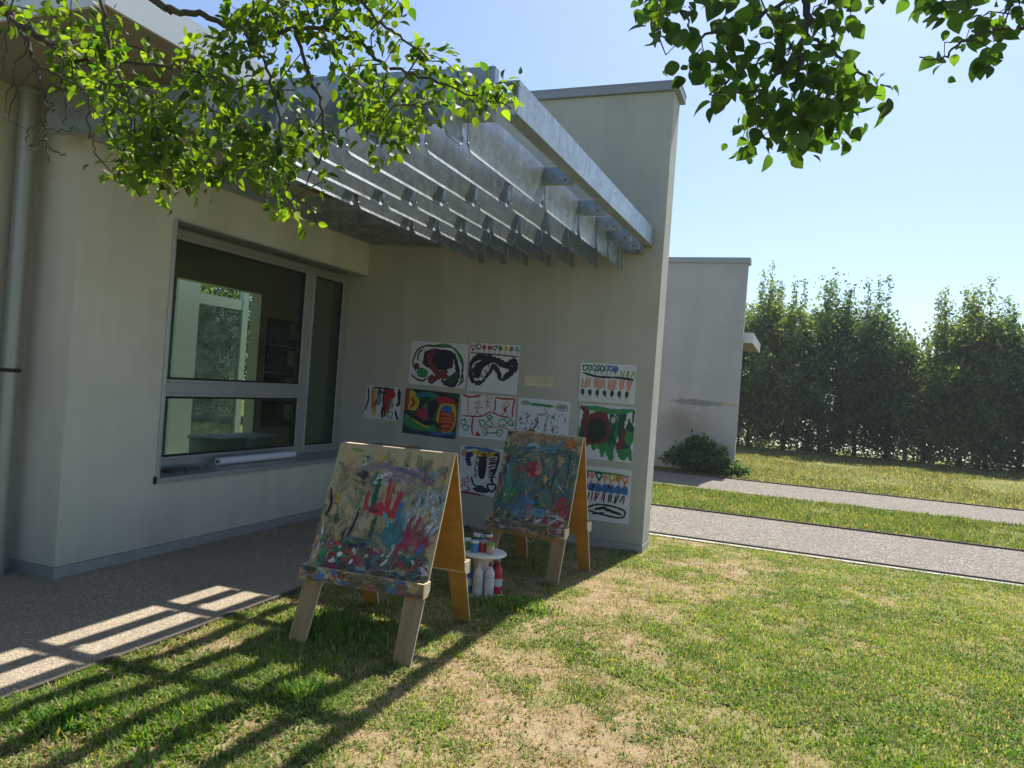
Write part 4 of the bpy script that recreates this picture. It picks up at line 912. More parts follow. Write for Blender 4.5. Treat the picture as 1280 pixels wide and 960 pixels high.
e2 = easel('smaller looking wooden easel behind, board covered all over in teal and blue paint', -2.035, 6.20, R(-9), 0.75, 0.62, 1.205, 0.345, 0.435, board_two, 5, True)
random.seed(21)
# clear plastic sheet thrown over the back of the front easel
nu, nv = 16, 7; vs = []
for j in range(nv + 1):
    for i in range(nu + 1):
        a, b_ = i / nu, j / nv
        x = -0.27 + 0.58 * a; up = 0.012 + 0.03 * math.sin(math.pi * a) * math.sin(math.pi * min(1, b_ * 1.6 + .2)) + 0.008 * math.sin(9 * a + 4 * b_)
        y = 0.02 + 0.20 * b_ + 0.01 * math.sin(7 * a); z = 1.150 + up - 0.02 * b_ - 0.30 * max(0, b_ - .35) 
        vs.append((x, y, z))
g = MB(); g.add(vs, [(j * (nu + 1) + i, j * (nu + 1) + i + 1, (j + 1) * (nu + 1) + i + 1, (j + 1) * (nu + 1) + i) for j in range(nv) for i in range(nu)])
o = g.build('plastic_sheet', M['clear'], None, smooth=True, fix=False); o.location = (-2.318, 4.115, 0); o.rotation_euler = (0, 0, R(2.5))
md = o.modifiers.new('thick', 'SOLIDIFY'); md.thickness = 0.002
tag(o, 'crumpled clear plastic sheet lying over the back of the front easel', 'plastic sheet')

# ------------------------------------------------------------------ spool table with jars and bottles
sx0, sy0 = -2.165, 5.30
st = thing('side_table', 'round cream plastic spool shaped side table carrying paint jars between the easels', 'table', (sx0, sy0, 0))
def lath(name, prof, parent, mat, n=40): 
    m = MB(); m.lathe(prof, (0, 0, 0), n); return m.build(name, M[mat], parent, smooth=True)
lath('table_top', [(0.02, .297), (0.172, .297), (0.18, .303), (0.18, .312), (0.174, .318), (0.02, .318)], st, 'white_plastic')
lath('column', [(0.075, .02), (0.072, .06), (0.072, .25), (0.085, .297)], st, 'white_plastic')
lath('base', [(0.02, 0.0), (0.170, 0.0), (0.176, .006), (0.176, .014), (0.170, .02), (0.02, .02)], st, 'white_plastic')
def on_plane(px, py, z): 
    q = ground(px, py, z); return q[0], q[1]
def crop(a, b): return 560 + a * 120 / 823, 630 + b * 140 / 960
def jar(label, x, y, body, lid, h=0.085, r=0.034):
    t = thing('paint_jar', label, 'jar', (x, y, 0.319), r_(0, 6), 'paint jars on the table')
    m = MB(); m.lathe([(r * .86, 0), (r, .006), (r, h * .68), (r * .84, h * .80)], (0, 0, 0), 24, 0, body)
    for k in range(4):
        a = r_(0, 6.28); w0 = r_(.2, .7); z0 = r_(.15, .5) * h; z1 = z0 + r_(.1, .25) * h; cc = tuple(min(.8, x_ * r_(.5, 1.6) + r_(0, .08)) for x_ in body)
        pts = [(r * 1.012 * math.cos(q), r * 1.012 * math.sin(q)) for q in np.linspace(a, a + w0, 5)]
        m.add([(p[0], p[1], z0) for p in pts] + [(p[0], p[1], z1 + r_(-.006, .006)) for p in pts], [(i, i + 1, 6 + i, 5 + i) for i in range(4)], 0, cc)
    m.build('jar_body', M['coloured'], t, smooth=True)
    m = MB(); m.lathe([(r * .93, h * .79), (r * .97, h * .81), (r * .97, h * .97), (r * .9, h)], (0, 0, 0), 24, 0, lid); m.build('lid', M['coloured'], t, smooth=True)
WL = (.6, .62, .62)
jars = [(150, 385, GRN, WL, 'green paint jar with a white lid, front left on the side table'), (225, 408, (.06, .22, .42), WL, 'blue paint jar with a white lid in the front row'), (298, 406, RED, (.3, .3, .33), 'red paint jar with a grey lid in the front row'), (362, 424, (.42, .34, .26), LGRN, 'whitish smeared jar with a light green lid, foremost on the table'),
        (152, 335, (.03, .12, .06), WL, 'dark green jar with a white lid, far left behind the front row'), (238, 345, NAVY, (.3, .38, .5), 'navy jar with a pale blue lid in the back row'), (318, 350, (.10, .26, .14), LGRN, 'green jar with a bright green lid in the back row'), (388, 360, CRIM, (.5, .55, .62), 'crimson jar with a whitish lid, rightmost of the jars'), (378, 330, (.03, .05, .14), (.35, .45, .6), 'dark jar with a wide blue lid at the very back')]
for a, b_, body, lid, lab in jars:
    x, y = on_plane(*crop(a, b_), 0.319); dx, dy = x - sx0, y - sy0; dd = math.hypot(dx, dy)
    back = b_ < 370
    if back: ex, ey = unit(np.array((sx0, sy0)))* .15; x, y = x + ex * .6, y + ey * .6; dx, dy = x - sx0, y - sy0; dd = math.hypot(dx, dy)
    if dd > .14: x, y = sx0 + dx / dd * .14, sy0 + dy / dd * .14
    jar(lab, x, y, body, lid, h=.112 if back else .085)
def bottle(label, x, y, body, cap, h=0.255, r=0.037, band=None):
    t = thing('paint_bottle', label, 'bottle', (x, y, 0.021), r_(0, 6), 'paint bottles under the table top')
    m = MB(); P = [(r * .9, 0), (r, .008), (r, h * .22), (r * 1.005, h * .23), (r * 1.005, h * .45), (r, h * .46), (r * .93, h * .52), (r, h * .56), (r * .98, h * .66), (r * .7, h * .76), (r * .36, h * .82), (r * .34, h * .86)]
    cols = [body] * (len(P) - 1)
    if band: cols[3] = band
    m.lathe(P, (0, 0, 0), 24, 0, None, cols); m.build('bottle_body', M['coloured'], t, smooth=True)
    m = MB(); m.lathe([(r * .42, h * .855), (r * .42, h * .93), (r * .2, h * .95), (r * .12, h)], (0, 0, 0), 20, 0, cap); m.build('cap', M['coloured'], t, smooth=True)
BW = (.58, .58, .54)
for ang, body, cap, band, lab, rr in ((-120, (.02, .13, .40), CRIM, BW, 'blue paint bottle with a red cap and pale label, left under the table top', .132), (-78, BW, BW, (.5, .5, .46), 'plain off white paint bottle with a white cap, in front of the column', .134), (-41, (.60, .58, .55), CRIM, (.66, .64, .60), 'white paint bottle with a dark red cap and printed label', .136), (-2, (.50, .02, .03), RED, BW, 'red paint bottle with a white label, rightmost under the table top', .134), (42, INK, BW, BW, 'black paint bottle with a white cap behind the red bottle', .13), (135, GRN, BW, BW, 'green paint bottle hidden behind the column of the table', .13)):
    bottle(lab, sx0 + rr * math.cos(R(ang)), sy0 + rr * math.sin(R(ang)), body, cap, band=band)

# ------------------------------------------------------------------ things on the sill and lawn
zsill = 0.70
g = MB(); ax = -4.935; n = 28; ro, ri = 0.036, 0.017; y0, y1 = 5.46, 6.57
def ringp(rad, y): return [(ax + rad * math.cos(2 * math.pi * k / n), y, 0.712 + rad * math.sin(2 * math.pi * k / n)) for k in range(n)]
A, B, C_, D_ = ringp(ro, y0), ringp(ro, y1), ringp(ri, y0), ringp(ri, y1)
q = [(k, (k + 1) % n, n + (k + 1) % n, n + k) for k in range(n)]
g.add(A + B, q); g.add(A + C_, q); g.add(B + D_, q)
roll = g.build('paper_roll', M['white_paper'], None, smooth=True); tag(roll, 'white paper roll lying on the metal window sill', 'paper roll')
g = MB(); A, B = ringp(ri - .0005, y0 - 0.004), ringp(ri - .0005, y1); C_, D_ = ringp(ri - .005, y0 - .004), ringp(ri - .005, y1)
g.add(A + B, q); g.add(C_ + D_, q); g.add(A + C_, q); g.build('core', M['card'], roll, smooth=True)
g = MB()
for k in range(420):
    x = random.gauss(-4.93, .045); y = 4.80 + abs(random.gauss(0, .24)); 
    if not (-5.04 < x < -4.82 and 4.70 < y < 5.40): continue
    z = 0.645 + (XB - x) * .23 + abs(random.gauss(0.006, .012)) * (1 if y < 5.2 else .4) ; a = r_(0, 6.28); L = r_(.015, .045); w_ = r_(.003, .012); dz = r_(-.006, .008)
    c_ = random.choice(((.16, .10, .06), (.10, .07, .045), (.24, .17, .10), (.07, .05, .035)))
    dx, dy = math.cos(a) * L / 2, math.sin(a) * L / 2; ex, ey = -math.sin(a) * w_ / 2, math.cos(a) * w_ / 2
    g.add([(x - dx, y - dy, z), (x + ex, y + ey, z + .004), (x + dx, y + dy, z + dz), (x - ex, y - ey, z + .003)], [(0, 1, 2, 3)], 0, c_)
tag(g.build('leaf_litter', M['paint'], None, fix=False), 'heap of dry brown leaves and twigs on the left end of the window sill', 'dry leaves', kind='stuff')
p = ground(300, 888)
g = MB(); g.add([(-.035, -.012, .006), (.0, -.02, .016), (.04, -.006, .008), (.045, .012, .02), (.0, .016, .026), (-.03, .012, .012)], [(0, 1, 4, 5), (1, 2, 3, 4)])
o = g.build('paper_scrap', M['white_paper'], None, fix=False); o.location = p; o.rotation_euler = (0, 0, .5); md = o.modifiers.new('t', 'SOLIDIFY'); md.thickness = .0015; tag(o, 'small crumpled white scrap of paper on the striped shadow in the grass', 'paper scrap')
p = ground(370, 862)
g = MB(); g.tube([p, p + np.array((.004, .01, .07)), p + np.array((-.004, .02, .15)), p + np.array((.0, .02, .20))], [.002, .0018, .0015, .0008], 6); tag(g.build('dry_stem', M['leg'], None), 'thin pale dry stem standing upright in the grass before the front easel', 'stem')
def dead_leaf(name, label, px, py, L, col, rz):
    p = ground(px, py); g = MB(); vs = []
    for i in range(7):
        t_ = i / 6; w_ = L * .24 * math.sin(math.pi * min(.98, t_ * .92 + .06)); z = .006 + L * .35 * (t_ - .4) ** 2 + .002
        vs += [(t_ * L, -w_, z + w_ * .7), (t_ * L, 0, z), (t_ * L, w_, z + w_ * .6)]
    g.add(vs, [(3 * i + j, 3 * i + j + 1, 3 * i + j + 4, 3 * i + j + 3) for i in range(6) for j in range(2)], 0, col)
    o = g.build(name, M['paint'], None, smooth=True, fix=False); o.location = p; o.rotation_euler = (0, 0, rz); md = o.modifiers.new('t', 'SOLIDIFY'); md.thickness = .001
    tag(o, label, 'leaf')
dead_leaf('fallen_leaf', 'curled pale brown dry leaf on the grass at the lower left', 108, 925, .11, (.33, .22, .14), 1.2)
dead_leaf('fallen_leaf', 'tiny orange fallen leaf on the bare sunny soil', 595, 878, .035, (.6, .2, .05), .4)
# ------------------------------------------------------------------ foliage
def leaf_arrays(base, dirn, size, ratio, colr, fold=0.25, droop=0.25):
    """leaf blades: base (n,3), dirn (n,3) unit, size (n,), colr (n,3)"""
    n = len(base); up = rng.normal(0, 1, (n, 3)); up[:, 2] += 1.1
    side = np.cross(dirn, up); side /= np.linalg.norm(side, axis=1)[:, None] + 1e-9
    nor = np.cross(side, dirn)
    st = [(0.05, .20), (0.18, .40), (0.38, .49), (0.60, .42), (0.82, .22)]
    P = [base]
    for t, w in st:
        mid = base + dirn * (size * t)[:, None] - nor * (size * droop * t * t)[:, None]
        wv = side * (size * w * ratio)[:, None]; lift = nor * (size * w * fold)[:, None]
        P += [mid - wv + lift, mid, mid + wv + lift]
    P.append(base + dirn * size[:, None] - nor * (size * droop * 1.15)[:, None])
    V = np.stack(P, 1).reshape(-1, 3)
    tris = np.array([[0, 2, 1], [0, 3, 2], [13, 14, 16], [14, 15, 16]]); quads = np.array([q for k in range(4) for q in ([3 * k + 1, 3 * k + 2, 3 * k + 5, 3 * k + 4], [3 * k + 2, 3 * k + 3, 3 * k + 6, 3 * k + 5])])
    o = (np.arange(n) * 17)[:, None]
    fi = np.concatenate([o + tris.reshape(1, -1), o + quads.reshape(1, -1)], 1).ravel(); lp = np.tile([3] * 4 + [4] * 8, n)
    return V, fi, lp, np.repeat(colr, 17, 0)
def inpoly(x, y, poly):
    c = False; n = len(poly)
    for i in range(n):
        x1, y1 = poly[i]; x2, y2 = poly[(i + 1) % n]
        if (y1 > y) != (y2 > y) and x < (x2 - x1) * (y - y1) / (y2 - y1) + x1: c = not c
    return c
def sample(poly, n):
    xs = [p[0] for p in poly]; ys = [p[1] for p in poly]; out = []
    while len(out) < n:
        x, y = r_(min(xs), max(xs)), r_(min(ys), max(ys))
        if inpoly(x, y, poly): out.append((x, y))
    return out
def branch_system(mains, regions, drange, bark, parent, twig_r=0.0022, wander=0.05):
    """mains: lists of (px,py,d,r) growing from the trunk; regions: (poly, n). returns leaf anchor points (pos, dir)"""
    tb = MB(); nodes = []; anchors = []
    for pts in mains:
        W = [at(a, b, d) if d is not None else np.array(b) for a, b, d, r in pts]; rad = [p[3] for p in pts]
        C = catmull([np.append(w_, r) for w_, r in zip(W, rad)], 6)
        P = [c[:3] + rng.normal(0, .004, 3) for c in C]; tb.tube(P, [c[3] for c in C], 8)
        nodes += [p for p in P]
    tg = []
    for poly, n, off in regions:
        for (x, y) in sample(poly, n): tg.append(at(x, y, r_(*drange) + off))
    random.shuffle(tg)
    for T in tg:
        N = np.array(nodes); dd = np.linalg.norm(N - T, axis=1); k = int(np.argmin(dd)); A = N[k]; L = dd[k]
        m = max(2, int(L / .05)); P = [A]; bend = rng.normal(0, 1, 3) * L * .18 + np.array((0, 0, .12 * L))
        for i in range(1, m + 1):
            t = i / m; P.append(A + (T - A) * t + bend * math.sin(math.pi * t) + rng.normal(0, .006, 3))
        r0 = twig_r * (1 + 1.2 * min(1, L / .5)); tb.tube(P, list(np.linspace(r0, twig_r * .6, m + 1)), 5)
        nodes += P[1:]
        for i in range(1, m + 1):
            if i / m > .25: anchors.append((P[i], unit(P[i] - P[i - 1])))
    o = tb.build('branch', M[bark], parent, smooth=True, fix=False)
    return anchors, o
def leaves_on(anchors, n, smin, smax, pal, parent, mat='leaf', ratio=0.75, jit=0.02, hang=0.5, petiole=0.02):
    idx = rng.integers(0, len(anchors), n); B = np.array([anchors[i][0] for i in idx]); D = np.array([anchors[i][1] for i in idx])
    d = D * .5 + rng.normal(0, .75, (n, 3)); d[:, 2] -= hang; d /= np.linalg.norm(d, axis=1)[:, None]
    B = B + rng.normal(0, jit, (n, 3)) + d * petiole
    size = rng.uniform(smin, smax, n); P = np.array(pal); C = P[rng.integers(0, len(P), n)] * rng.uniform(.55, 1.3, (n, 1))
    V, fi, lp, c = leaf_arrays(B, d, size, ratio, C)
    return np_mesh('leaves', V, fi, lp, c, M[mat], parent, smooth=True)

t1 = thing('tree', 'tree whose gnarled twigs of small sunlit yellow green leaves hang in at the upper left', 'tree', (-2.7, -0.4, 0), 0, 'trees overhanging the lawn')
TR = [(-2.7, -.4, 0), (-2.68, -.38, .8), (-2.72, -.3, 1.7), (-2.65, -.15, 2.5)]
g = MB(); g.tube(TR, [.13, .115, .10, .085], 14); g.build('trunk', M['bark'], t1, smooth=True)
W = lambda x, y, z, r: (0, (x, y, z), None, r)
mains1 = [
    [W(-2.65, -.15, 2.5, .07), W(-2.75, .6, 2.9, .045), (-60, -25, 2.55, .026), (0, 5, 2.5, .016), (13, 20, 2.5, .015), (44, 42, 2.5, .012), (72, 63, 2.5, .010), (88, 79, 2.5, .008), (114, 96, 2.5, .006), (140, 112, 2.52, .005), (158, 150, 2.55, .003)],
    [(88, 79, 2.5, .006), (120, 68, 2.48, .006), (153, 77, 2.47, .0055), (197, 81, 2.47, .005), (240, 88, 2.5, .004), (290, 110, 2.55, .003)],
    [W(-2.65, -.15, 2.5, .07), W(-2.2, .5, 3.1, .04), (60, -120, 2.3, .022), (187, -4, 2.4, .013), (220, 12, 2.4, .011), (250, 18, 2.4, .010), (285, 30, 2.42, .009), (340, 38, 2.45, .008), (400, 35, 2.45, .007), (450, 55, 2.45, .006), (480, 80, 2.42, .0055), (525, 95, 2.4, .0045), (580, 115, 2.38, .003), (640, 135, 2.36, .002)],
    [(370, 37, 2.45, .006), (382, 80, 2.4, .006), (395, 115, 2.38, .0055), (405, 160, 2.36, .004), (398, 205, 2.36, .003), (368, 250, 2.36, .002)],
    [(300, 30, 2.4, .006), (330, 80, 2.35, .005), (345, 130, 2.32, .004), (350, 190, 2.32, .003)],
    [(125, -20, 2.3, .006), (130, 35, 2.3, .006), (145, 80, 2.3, .005), (155, 110, 2.3, .004), (165, 160, 2.32, .003), (172, 215, 2.32, .002)],
    [(13, 20, 2.5, .008), (33, 48, 2.45, .007), (45, 85, 2.42, .006), (53, 118, 2.4, .005), (58, 140, 2.4, .004), (54, 165, 2.4, .003), (60, 200, 2.4, .002)],
    [(45, 85, 2.42, .004), (75, 95, 2.4, .004), (110, 120, 2.38, .003), (135, 160, 2.4, .002)],
    [(440, -20, 2.3, .006), (465, 20, 2.32, .005), (500, 45, 2.35, .004), (535, 75, 2.36, .003)],
]
twigs = [((33, 48), (20, 90), (8, 120), (4, 148)), ((45, 85), (22, 110), (10, 145), (30, 162)), ((53, 118), (64, 128), (68, 140)), ((54, 160), (80, 163), (92, 160)), ((58, 180), (75, 192), (84, 194)), ((54, 150), (40, 158), (30, 175)), ((10, 20), (6, 60), (3, 90)), ((110, 120), (112, 170), (120, 192)), ((75, 95), (82, 130), (80, 155)), ((60, 170), (45, 180), (36, 182))]
for tw in twigs: mains1.append([(x, y, 2.4 + .01 * i, .003 - .0006 * i) for i, (x, y) in enumerate(tw)])
regs1 = [([(60, 40), (200, 55), (330, 0), (470, 0), (520, 60), (555, 100), (590, 125), (540, 150), (480, 185), (430, 195), (380, 185), (330, 210), (260, 222), (190, 232), (150, 215), (125, 150), (70, 100)], 150, 0),
         ([(280, 150), (370, 170), (408, 235), (398, 268), (362, 272), (330, 240)], 16, 0), ([(560, 70), (645, 90), (648, 140), (610, 140), (565, 110)], 9, 0), ([(140, 150), (250, 160), (240, 225), (185, 240), (150, 215)], 22, -.05),
         ([(0, -40), (150, -30), (150, 45), (60, 50), (0, 30)], 16, 0), ([(300, -60), (500, -60), (500, 30), (420, 60), (330, 20)], 34, .05)]
anc, _b = branch_system(mains1, regs1, (2.25, 2.75), 'dark_bark', t1)
leaves_on(anc, 3700, .018, .048, [(.085, .145, .016), (.115, .175, .018), (.06, .115, .018), (.13, .185, .02), (.035, .08, .016), (.10, .16, .02)], t1, hang=.35, ratio=.66)
loc_children(t1)

t2 = thing('tree', 'tree whose dense drooping cluster of larger dark green leaves hangs in at the upper right', 'tree', (2.3, -0.7, 0), 0, 'trees overhanging the lawn')
g = MB(); g.tube([(2.3, -.7, 0), (2.28, -.66, .9), (2.2, -.5, 1.8), (2.1, -.3, 2.6)], [.15, .13, .115, .10], 14); g.build('trunk', M['bark'], t2, smooth=True)
mains2 = [
    [W(2.1, -.3, 2.6, .09), W(1.7, .6, 3.3, .055), (1060, -230, 2.5, .03), (1012, -30, 2.35, .014), (1010, 23, 2.3, .011), (999, 70, 2.27, .009), (1002, 100, 2.25, .007), (1005, 133, 2.25, .005), (990, 175, 2.25, .003)],
    [(999, 70, 2.27, .006), (965, 100, 2.25, .005), (930, 115, 2.25, .004), (885, 120, 2.25, .002)],
    [(1012, -20, 2.35, .007), (950, 20, 2.3, .006), (900, 40, 2.28, .005), (850, 50, 2.26, .003), (815, 35, 2.26, .002)],
    [(1008, 40, 2.3, .006), (1050, 70, 2.27, .005), (1080, 95, 2.25, .004), (1100, 120, 2.25, .002)],
    [W(2.1, -.3, 2.6, .08), W(2.2, .4, 3.0, .045), (1420, -40, 2.3, .02), (1300, 28, 2.2, .008), (1280, 36, 2.2, .006), (1240, 38, 2.2, .005), (1205, 52, 2.2, .004), (1180, 72, 2.2, .003), (1150, 74, 2.2, .002)],
    [(1012, -25, 2.35, .006), (1080, -20, 2.3, .005), (1150, -12, 2.28, .004), (1220, -8, 2.25, .003), (1270, 4, 2.25, .002)],
]
regs2 = [([(800, -10), (1010, -10), (1075, 10), (1072, 85), (1100, 125), (1058, 168), (985, 182), (930, 172), (885, 135), (855, 95), (805, 25)], 66, 0), ([(920, 110), (1050, 110), (1040, 165), (985, 182), (935, 170)], 12, 0),
         ([(1155, 50), (1270, 25), (1275, 50), (1190, 80)], 4, 0), ([(1070, -25), (1290, -25), (1285, 18), (1140, 15), (1080, 10)], 16, 0), ([(780, -60), (1290, -60), (1290, -25), (790, -15)], 30, .1), ([(740, -560), (1320, -560), (1320, -90), (760, -90)], 210, .55)]
anc, _b = branch_system(mains2, regs2, (2.05, 2.5), 'dark_bark', t2, twig_r=.002)
inn = []; out = []
for a in anc:
    px, py, dd = project([a[0]]); (inn if py[0] > -20 else out).append(a)
leaves_on(inn, 760, .024, .062, [(.045, .095, .028), (.055, .115, .032), (.04, .08, .026), (.085, .15, .034), (.065, .13, .03)], t2, hang=.7, ratio=.9, petiole=.03)
leaves_on(out, 800, .06, .095, [(.035, .08, .022), (.045, .09, .025)], t2, hang=.4, ratio=.9, petiole=.03)
loc_children(t2)

def hedge_tree(name, label, x, y, h, w, nl, pal, seed, lean=0.0, low=0.25, lsz=(.07, .125), shoots=30, group='hedge trees behind the lawn'):
    random.seed(seed); global rng
    rng = np.random.default_rng(seed)
    t = thing(name, label, 'tree', (x, y, 0), 0, group)
    tk = MB(); top = h * .76; tp = [np.array((r_(-.04, .04) * i + lean * (i / 6), r_(-.04, .04) * i, top * i / 6)) for i in range(7)]; tp[0] *= 0
    tk.tube(tp, list(np.linspace(.075, .014, 7)), 8); tk.build('trunk', M['dark_bark'], t, smooth=True)
    lb = MB(); A = []
    for k in range(shoots):
        q = ((k + .5) / shoots) ** 1.15; i = low * .4 + q * (top - low * .4) * .95; f = i / top * 6; i0 = min(5, int(f)); P0 = tp[i0] + (tp[i0 + 1] - tp[i0]) * (f - i0)
        a = k * 2.4 + r_(-.5, .5); z0 = P0[2]; prof = (.75 + .35 * math.sin(math.pi * min(1, z0 / h * 1.25))) * (1 if z0 < h * .55 else max(.5, 1 - (z0 / h - .55) * 1.3))
        out = w * prof * r_(.4, 1.25); rise = r_(.15, .75) * (1 + 1.3 * z0 / h)
        E = P0 + np.array((math.cos(a) * out, math.sin(a) * out, rise)); E[2] = min(E[2], h * r_(.74, .99))
        P = [P0 + (E - P0) * s + np.array((0, 0, -.10 * math.sin(math.pi * s))) + rng.normal(0, .02, 3) for s in np.linspace(0, 1, 6)]
        lb.tube(P, list(np.linspace(.018, .004, 6)), 5)
        for s in range(1, 6): A += [(P[s], unit(P[s] - P[s - 1]))] * (2 if s > 2 else 1)
        for s in (3, 4, 5):
            for _ in range(2):
                E2 = P[s] + rng.normal(0, .18, 3) + np.array((0, 0, .08)); A += [(E2, unit(E2 - P[s])), ((E2 + P[s]) / 2, unit(E2 - P[s]))]
    for k in range(6):                                           # thin shoots standing out of the top
        P0 = tp[-1] + np.array((r_(-.85, .85) * w, r_(-.5, .5) * w, r_(-.9, -.1) * h * .12)); L = (h - P0[2]) * r_(.5, 1.2); E = P0 + np.array((r_(-.1, .1), r_(-.1, .1), L))
        P = [P0 + (E - P0) * s for s in np.linspace(0, 1, 12)]; lb.tube([tp[-2]] + P, list(np.linspace(.010, .003, 13)), 4)
        A += [(p_ + rng.normal(0, .02, 3), None) for p_ in P]
    lb.build('branch', M['dark_bark'], t, smooth=True, fix=False)
    n = nl; idx = rng.integers(0, len(A), n); spr = np.array([.07 if A[i][1] is None else .17 for i in idx])[:, None]; B = np.array([A[i][0] for i in idx]) + rng.normal(0, 1, (n, 3)) * spr; B[:, 2] = np.maximum(B[:, 2], .06)
    keep = (B[:, 2] > 1.15) | (rng.random(n) < .5); B = B[keep]; spr = spr[keep]; n = len(B)
    d = rng.normal(0, .8, (n, 3)); d[:, 2] -= .1; d /= np.linalg.norm(d, axis=1)[:, None]
    P = np.array(pal); C = P[rng.integers(0, len(P), n)] * rng.uniform(.6, 1.35, (n, 1))
    o = (np.arange(n) * 5)[:, None]; sz = rng.uniform(*lsz, n) * np.where(spr[:, 0] < .1, .75, 1)
    up = rng.normal(0, 1, (n, 3)); sd = np.cross(d, up); sd /= np.linalg.norm(sd, axis=1)[:, None]; nr = np.cross(sd, d)
    m_ = B + d * (sz * .5)[:, None]
    V = np.stack([B, m_ + sd * (sz * .33)[:, None] + nr * (sz * .08)[:, None], B + d * sz[:, None], m_ - sd * (sz * .33)[:, None] + nr * (sz * .08)[:, None], m_ - nr * (sz * .04)[:, None]], 1).reshape(-1, 3)
    fi = (o + np.array([[0, 1, 4, 1, 2, 4, 2, 3, 4, 3, 0, 4]])).ravel(); lp = np.tile([3] * 4, n)
    np_mesh('crown', V, fi, lp, np.repeat(C, 5, 0), M['hedge_leaf'], t)
    return t
DK = [(.065, .13, .055), (.08, .145, .056), (.105, .165, .055), (.055, .11, .052)]; MD = [(.11, .17, .055), (.135, .195, .055), (.085, .15, .052), (.18, .21, .065)]; LT = [(.08, .11, .03), (.11, .14, .04), (.06, .09, .028)]
YH = 27.6
for x, h, w, nl, pal, lab in (
    (-2.75, 5.5, .95, 5200, DK, 'dark hedge tree mostly hidden behind the far grey wing'),
    (-1.5, 5.75, 1.05, 7000, MD, 'bushy hedge tree with olive tips right beside the far grey wing'),
    (-.35, 6.2, 1.0, 7000, MD, 'tallest hedge tree with feathery top shoots, second from the far grey wing'),
    (.85, 5.7, .95, 7000, DK, 'dark dense hedge tree, third from the far grey wing'),
    (1.95, 5.75, .9, 6600, DK, 'hedge tree topped by several thin bare shoots, left of the low gap in the row'),
    (2.9, 4.6, .85, 5200, DK, 'shorter hedge tree at the left edge of the low gap in the row'),
    (3.95, 4.0, .9, 4800, MD, 'lowest hedge tree, filling the gap where pale sky shows through'),
    (5.0, 5.7, .8, 6200, MD, 'slim pointed light green hedge tree just right of the low gap'),
    (5.75, 5.75, .7, 5600, MD, 'narrow hedge tree with twin spires right of the slim pointed one'),
    (6.65, 5.1, .9, 6200, DK, 'dark hedge tree at the right edge of the photo'),
    (7.9, 5.4, 1.0, 6000, DK, 'hedge tree past the right edge, behind its dark neighbour'), (9.3, 5.6, 1.0, 5000, DK, 'hedge tree last in the row, outside the right edge of the photo'),):
    hedge_tree('hedge_tree', lab, x, YH + r_(-.15, .15), h, w * 1.3, int(nl * 2.7), pal, int(x * 100) + 900, lsz=(.09, .15), shoots=58, low=.02)
hedge_tree('young_tree', 'small pale olive young tree with a thin trunk standing in front of the hedge', 3.35, 26.7, 3.0, .75, 1500, LT, 77, low=1.5, shoots=20, group=None)
# ragged green undergrowth and far trees beyond the hedge
hedge_tree('far_tree', 'hazy tree far off in the field, seen through the gap in the hedge', 13.5, 78, 5.2, 3.2, 2600, MD, 301, lsz=(.25, .45), group=None)

src = [o for o in bpy.data.objects if o.name.startswith('hedge_tree')][:3]
for k, (o, x, y, lab) in enumerate(zip(src, (-15.5, -16.5, -15.0), (14.0, 16.6, 19.2), ('dim garden tree seen through the door beyond the window, left one', 'dim garden tree seen through the door beyond the window, middle one', 'dim garden tree seen through the door beyond the window, right one'))):
    c = o.copy(); COL.objects.link(c); c.location = (x, y, 0); c['label'] = lab; c['group'] = 'garden trees behind the building'; c.name = 'garden_tree'
    for ch in o.children:
        d = ch.copy(); COL.objects.link(d); d.parent = c
# bush at the foot of the far wing
random.seed(5); rng = np.random.default_rng(5)
bu = thing('bush', 'low spreading green bush at the foot of the stained grey wall beside the footpath', 'bush', (-1.75, 16.35, 0))
bb = MB(); A = []
for k in range(90):
    a = r_(0, 6.28); rr = r_(.1, 1.0); q = np.array((math.cos(a) * .95 * rr - .1, math.sin(a) * .42 * rr, 0.75 * (1 - .6 * rr ** 1.6) * r_(.6, 1.15)))
    if q[0] > .45: q[2] *= .55; q[0] += r_(0, .2)
    q *= .88
    b0 = np.array((q[0] * .3, q[1] * .3, 0)); P = [b0 + (q - b0) * s + np.array((0, 0, .08 * math.sin(math.pi * s))) for s in np.linspace(0, 1, 5)]
    bb.tube(P, [.008, .006, .005, .004, .002], 5); A += [(p_, unit(P[-1] - P[0])) for p_ in P[1:] for _ in range(1)] + [(P[-1], unit(P[-1] - P[-2]))] * 2
bb.build('stem', M['dark_bark'], bu, smooth=True, fix=False)
leaves_on(A, 3600, .05, .11, [(.045, .11, .04), (.06, .13, .045), (.04, .09, .035), (.10, .17, .05)], bu, mat='hedge_leaf', jit=.05, hang=.1, ratio=.62)

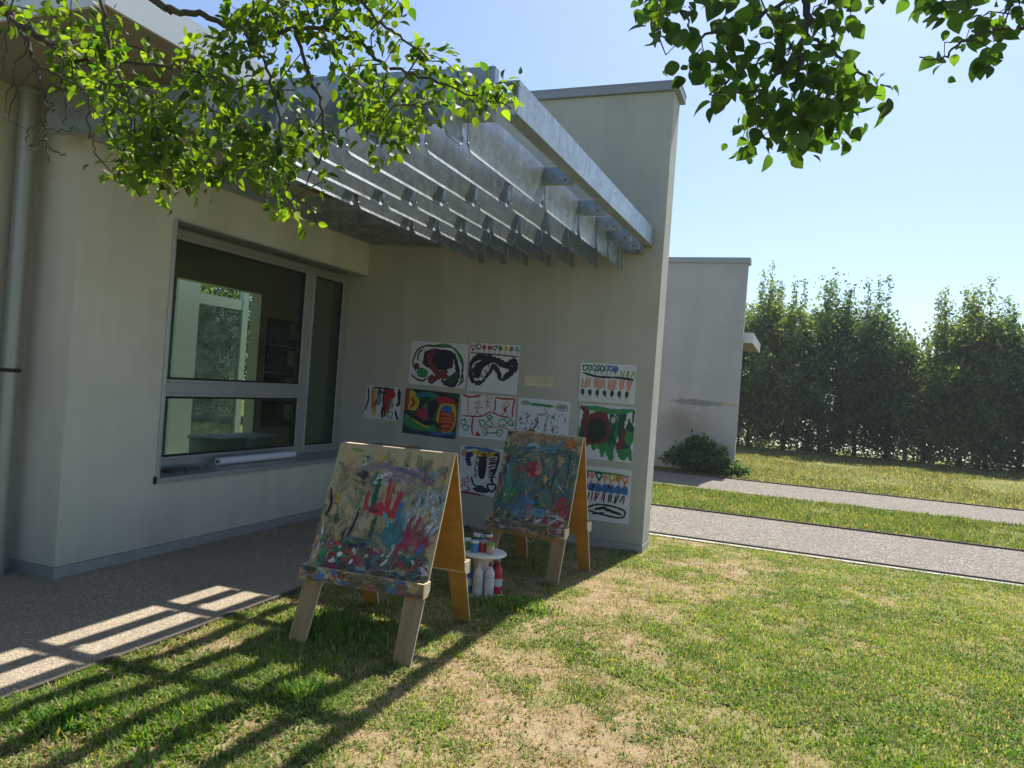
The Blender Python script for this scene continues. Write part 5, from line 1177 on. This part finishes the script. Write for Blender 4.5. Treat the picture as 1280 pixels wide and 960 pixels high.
# ------------------------------------------------------------------ hazy summer air
hz = MB(); hz.box(-181, 321, -101, 501, -1.2, 9.5)
hm = bpy.data.materials.new('haze_air'); hm.use_nodes = True; hn = hm.node_tree
for n_ in list(hn.nodes):
    if n_.type != 'OUTPUT_MATERIAL': hn.nodes.remove(n_)
pv = hn.nodes.new('ShaderNodeVolumePrincipled'); pv.inputs['Color'].default_value = (.86, .93, 1, 1); pv.inputs['Density'].default_value = 0.0009; pv.inputs['Anisotropy'].default_value = 0.25
hn.links.new(pv.outputs[0], hn.nodes['Material Output'].inputs['Volume'])
tag(hz.build('haze', hm), kind='stuff')
# ------------------------------------------------------------------ light
SUN_EL, SUN_AZ = R(56.5), R(8.0)     # azimuth measured from +Y towards +X
wd = bpy.data.worlds.new("World"); SC.world = wd; wd.use_nodes = True; nt = wd.node_tree; bg = nt.nodes['Background']
sky = nt.nodes.new('ShaderNodeTexSky'); sky.sky_type = 'NISHITA'; sky.sun_disc = False
sky.sun_elevation = SUN_EL; sky.sun_rotation = SUN_AZ; sky.air_density = 1.0; sky.dust_density = 1.5; sky.ozone_density = 1.4; sky.altitude = 60
skc = mix(nt, sky.outputs[0], (0.73, 0.81, 0.905), 1.0, 'MULTIPLY'); nt.links.new(skc, bg.inputs['Color']); bg.inputs['Strength'].default_value = 0.10
ld = bpy.data.lights.new('Sun', 'SUN'); ld.energy = 4.6; ld.angle = R(0.53); ld.color = (1.0, 0.95, 0.86)
lo = bpy.data.objects.new('Sun', ld); COL.objects.link(lo)
sd = Vector((math.sin(SUN_AZ) * math.cos(SUN_EL), math.cos(SUN_AZ) * math.cos(SUN_EL), math.sin(SUN_EL)))
lo.rotation_euler = (-sd).to_track_quat('-Z', 'Y').to_euler(); lo.location = (5, 20, 30)
SC.view_settings.view_transform = 'Standard'; SC.view_settings.look = 'None'; SC.view_settings.exposure = 0.95; SC.view_settings.gamma = 1.0; SC.view_settings.use_curve_mapping = False
SC.render.engine = 'CYCLES'
SC.cycles.transparent_max_bounces = 48; SC.cycles.max_bounces = 8; SC.cycles.diffuse_bounces = 4; SC.cycles.glossy_bounces = 3; SC.cycles.transmission_bounces = 6
SC.cycles.use_denoising = True
SC.cycles.caustics_reflective = False; SC.cycles.caustics_refractive = False
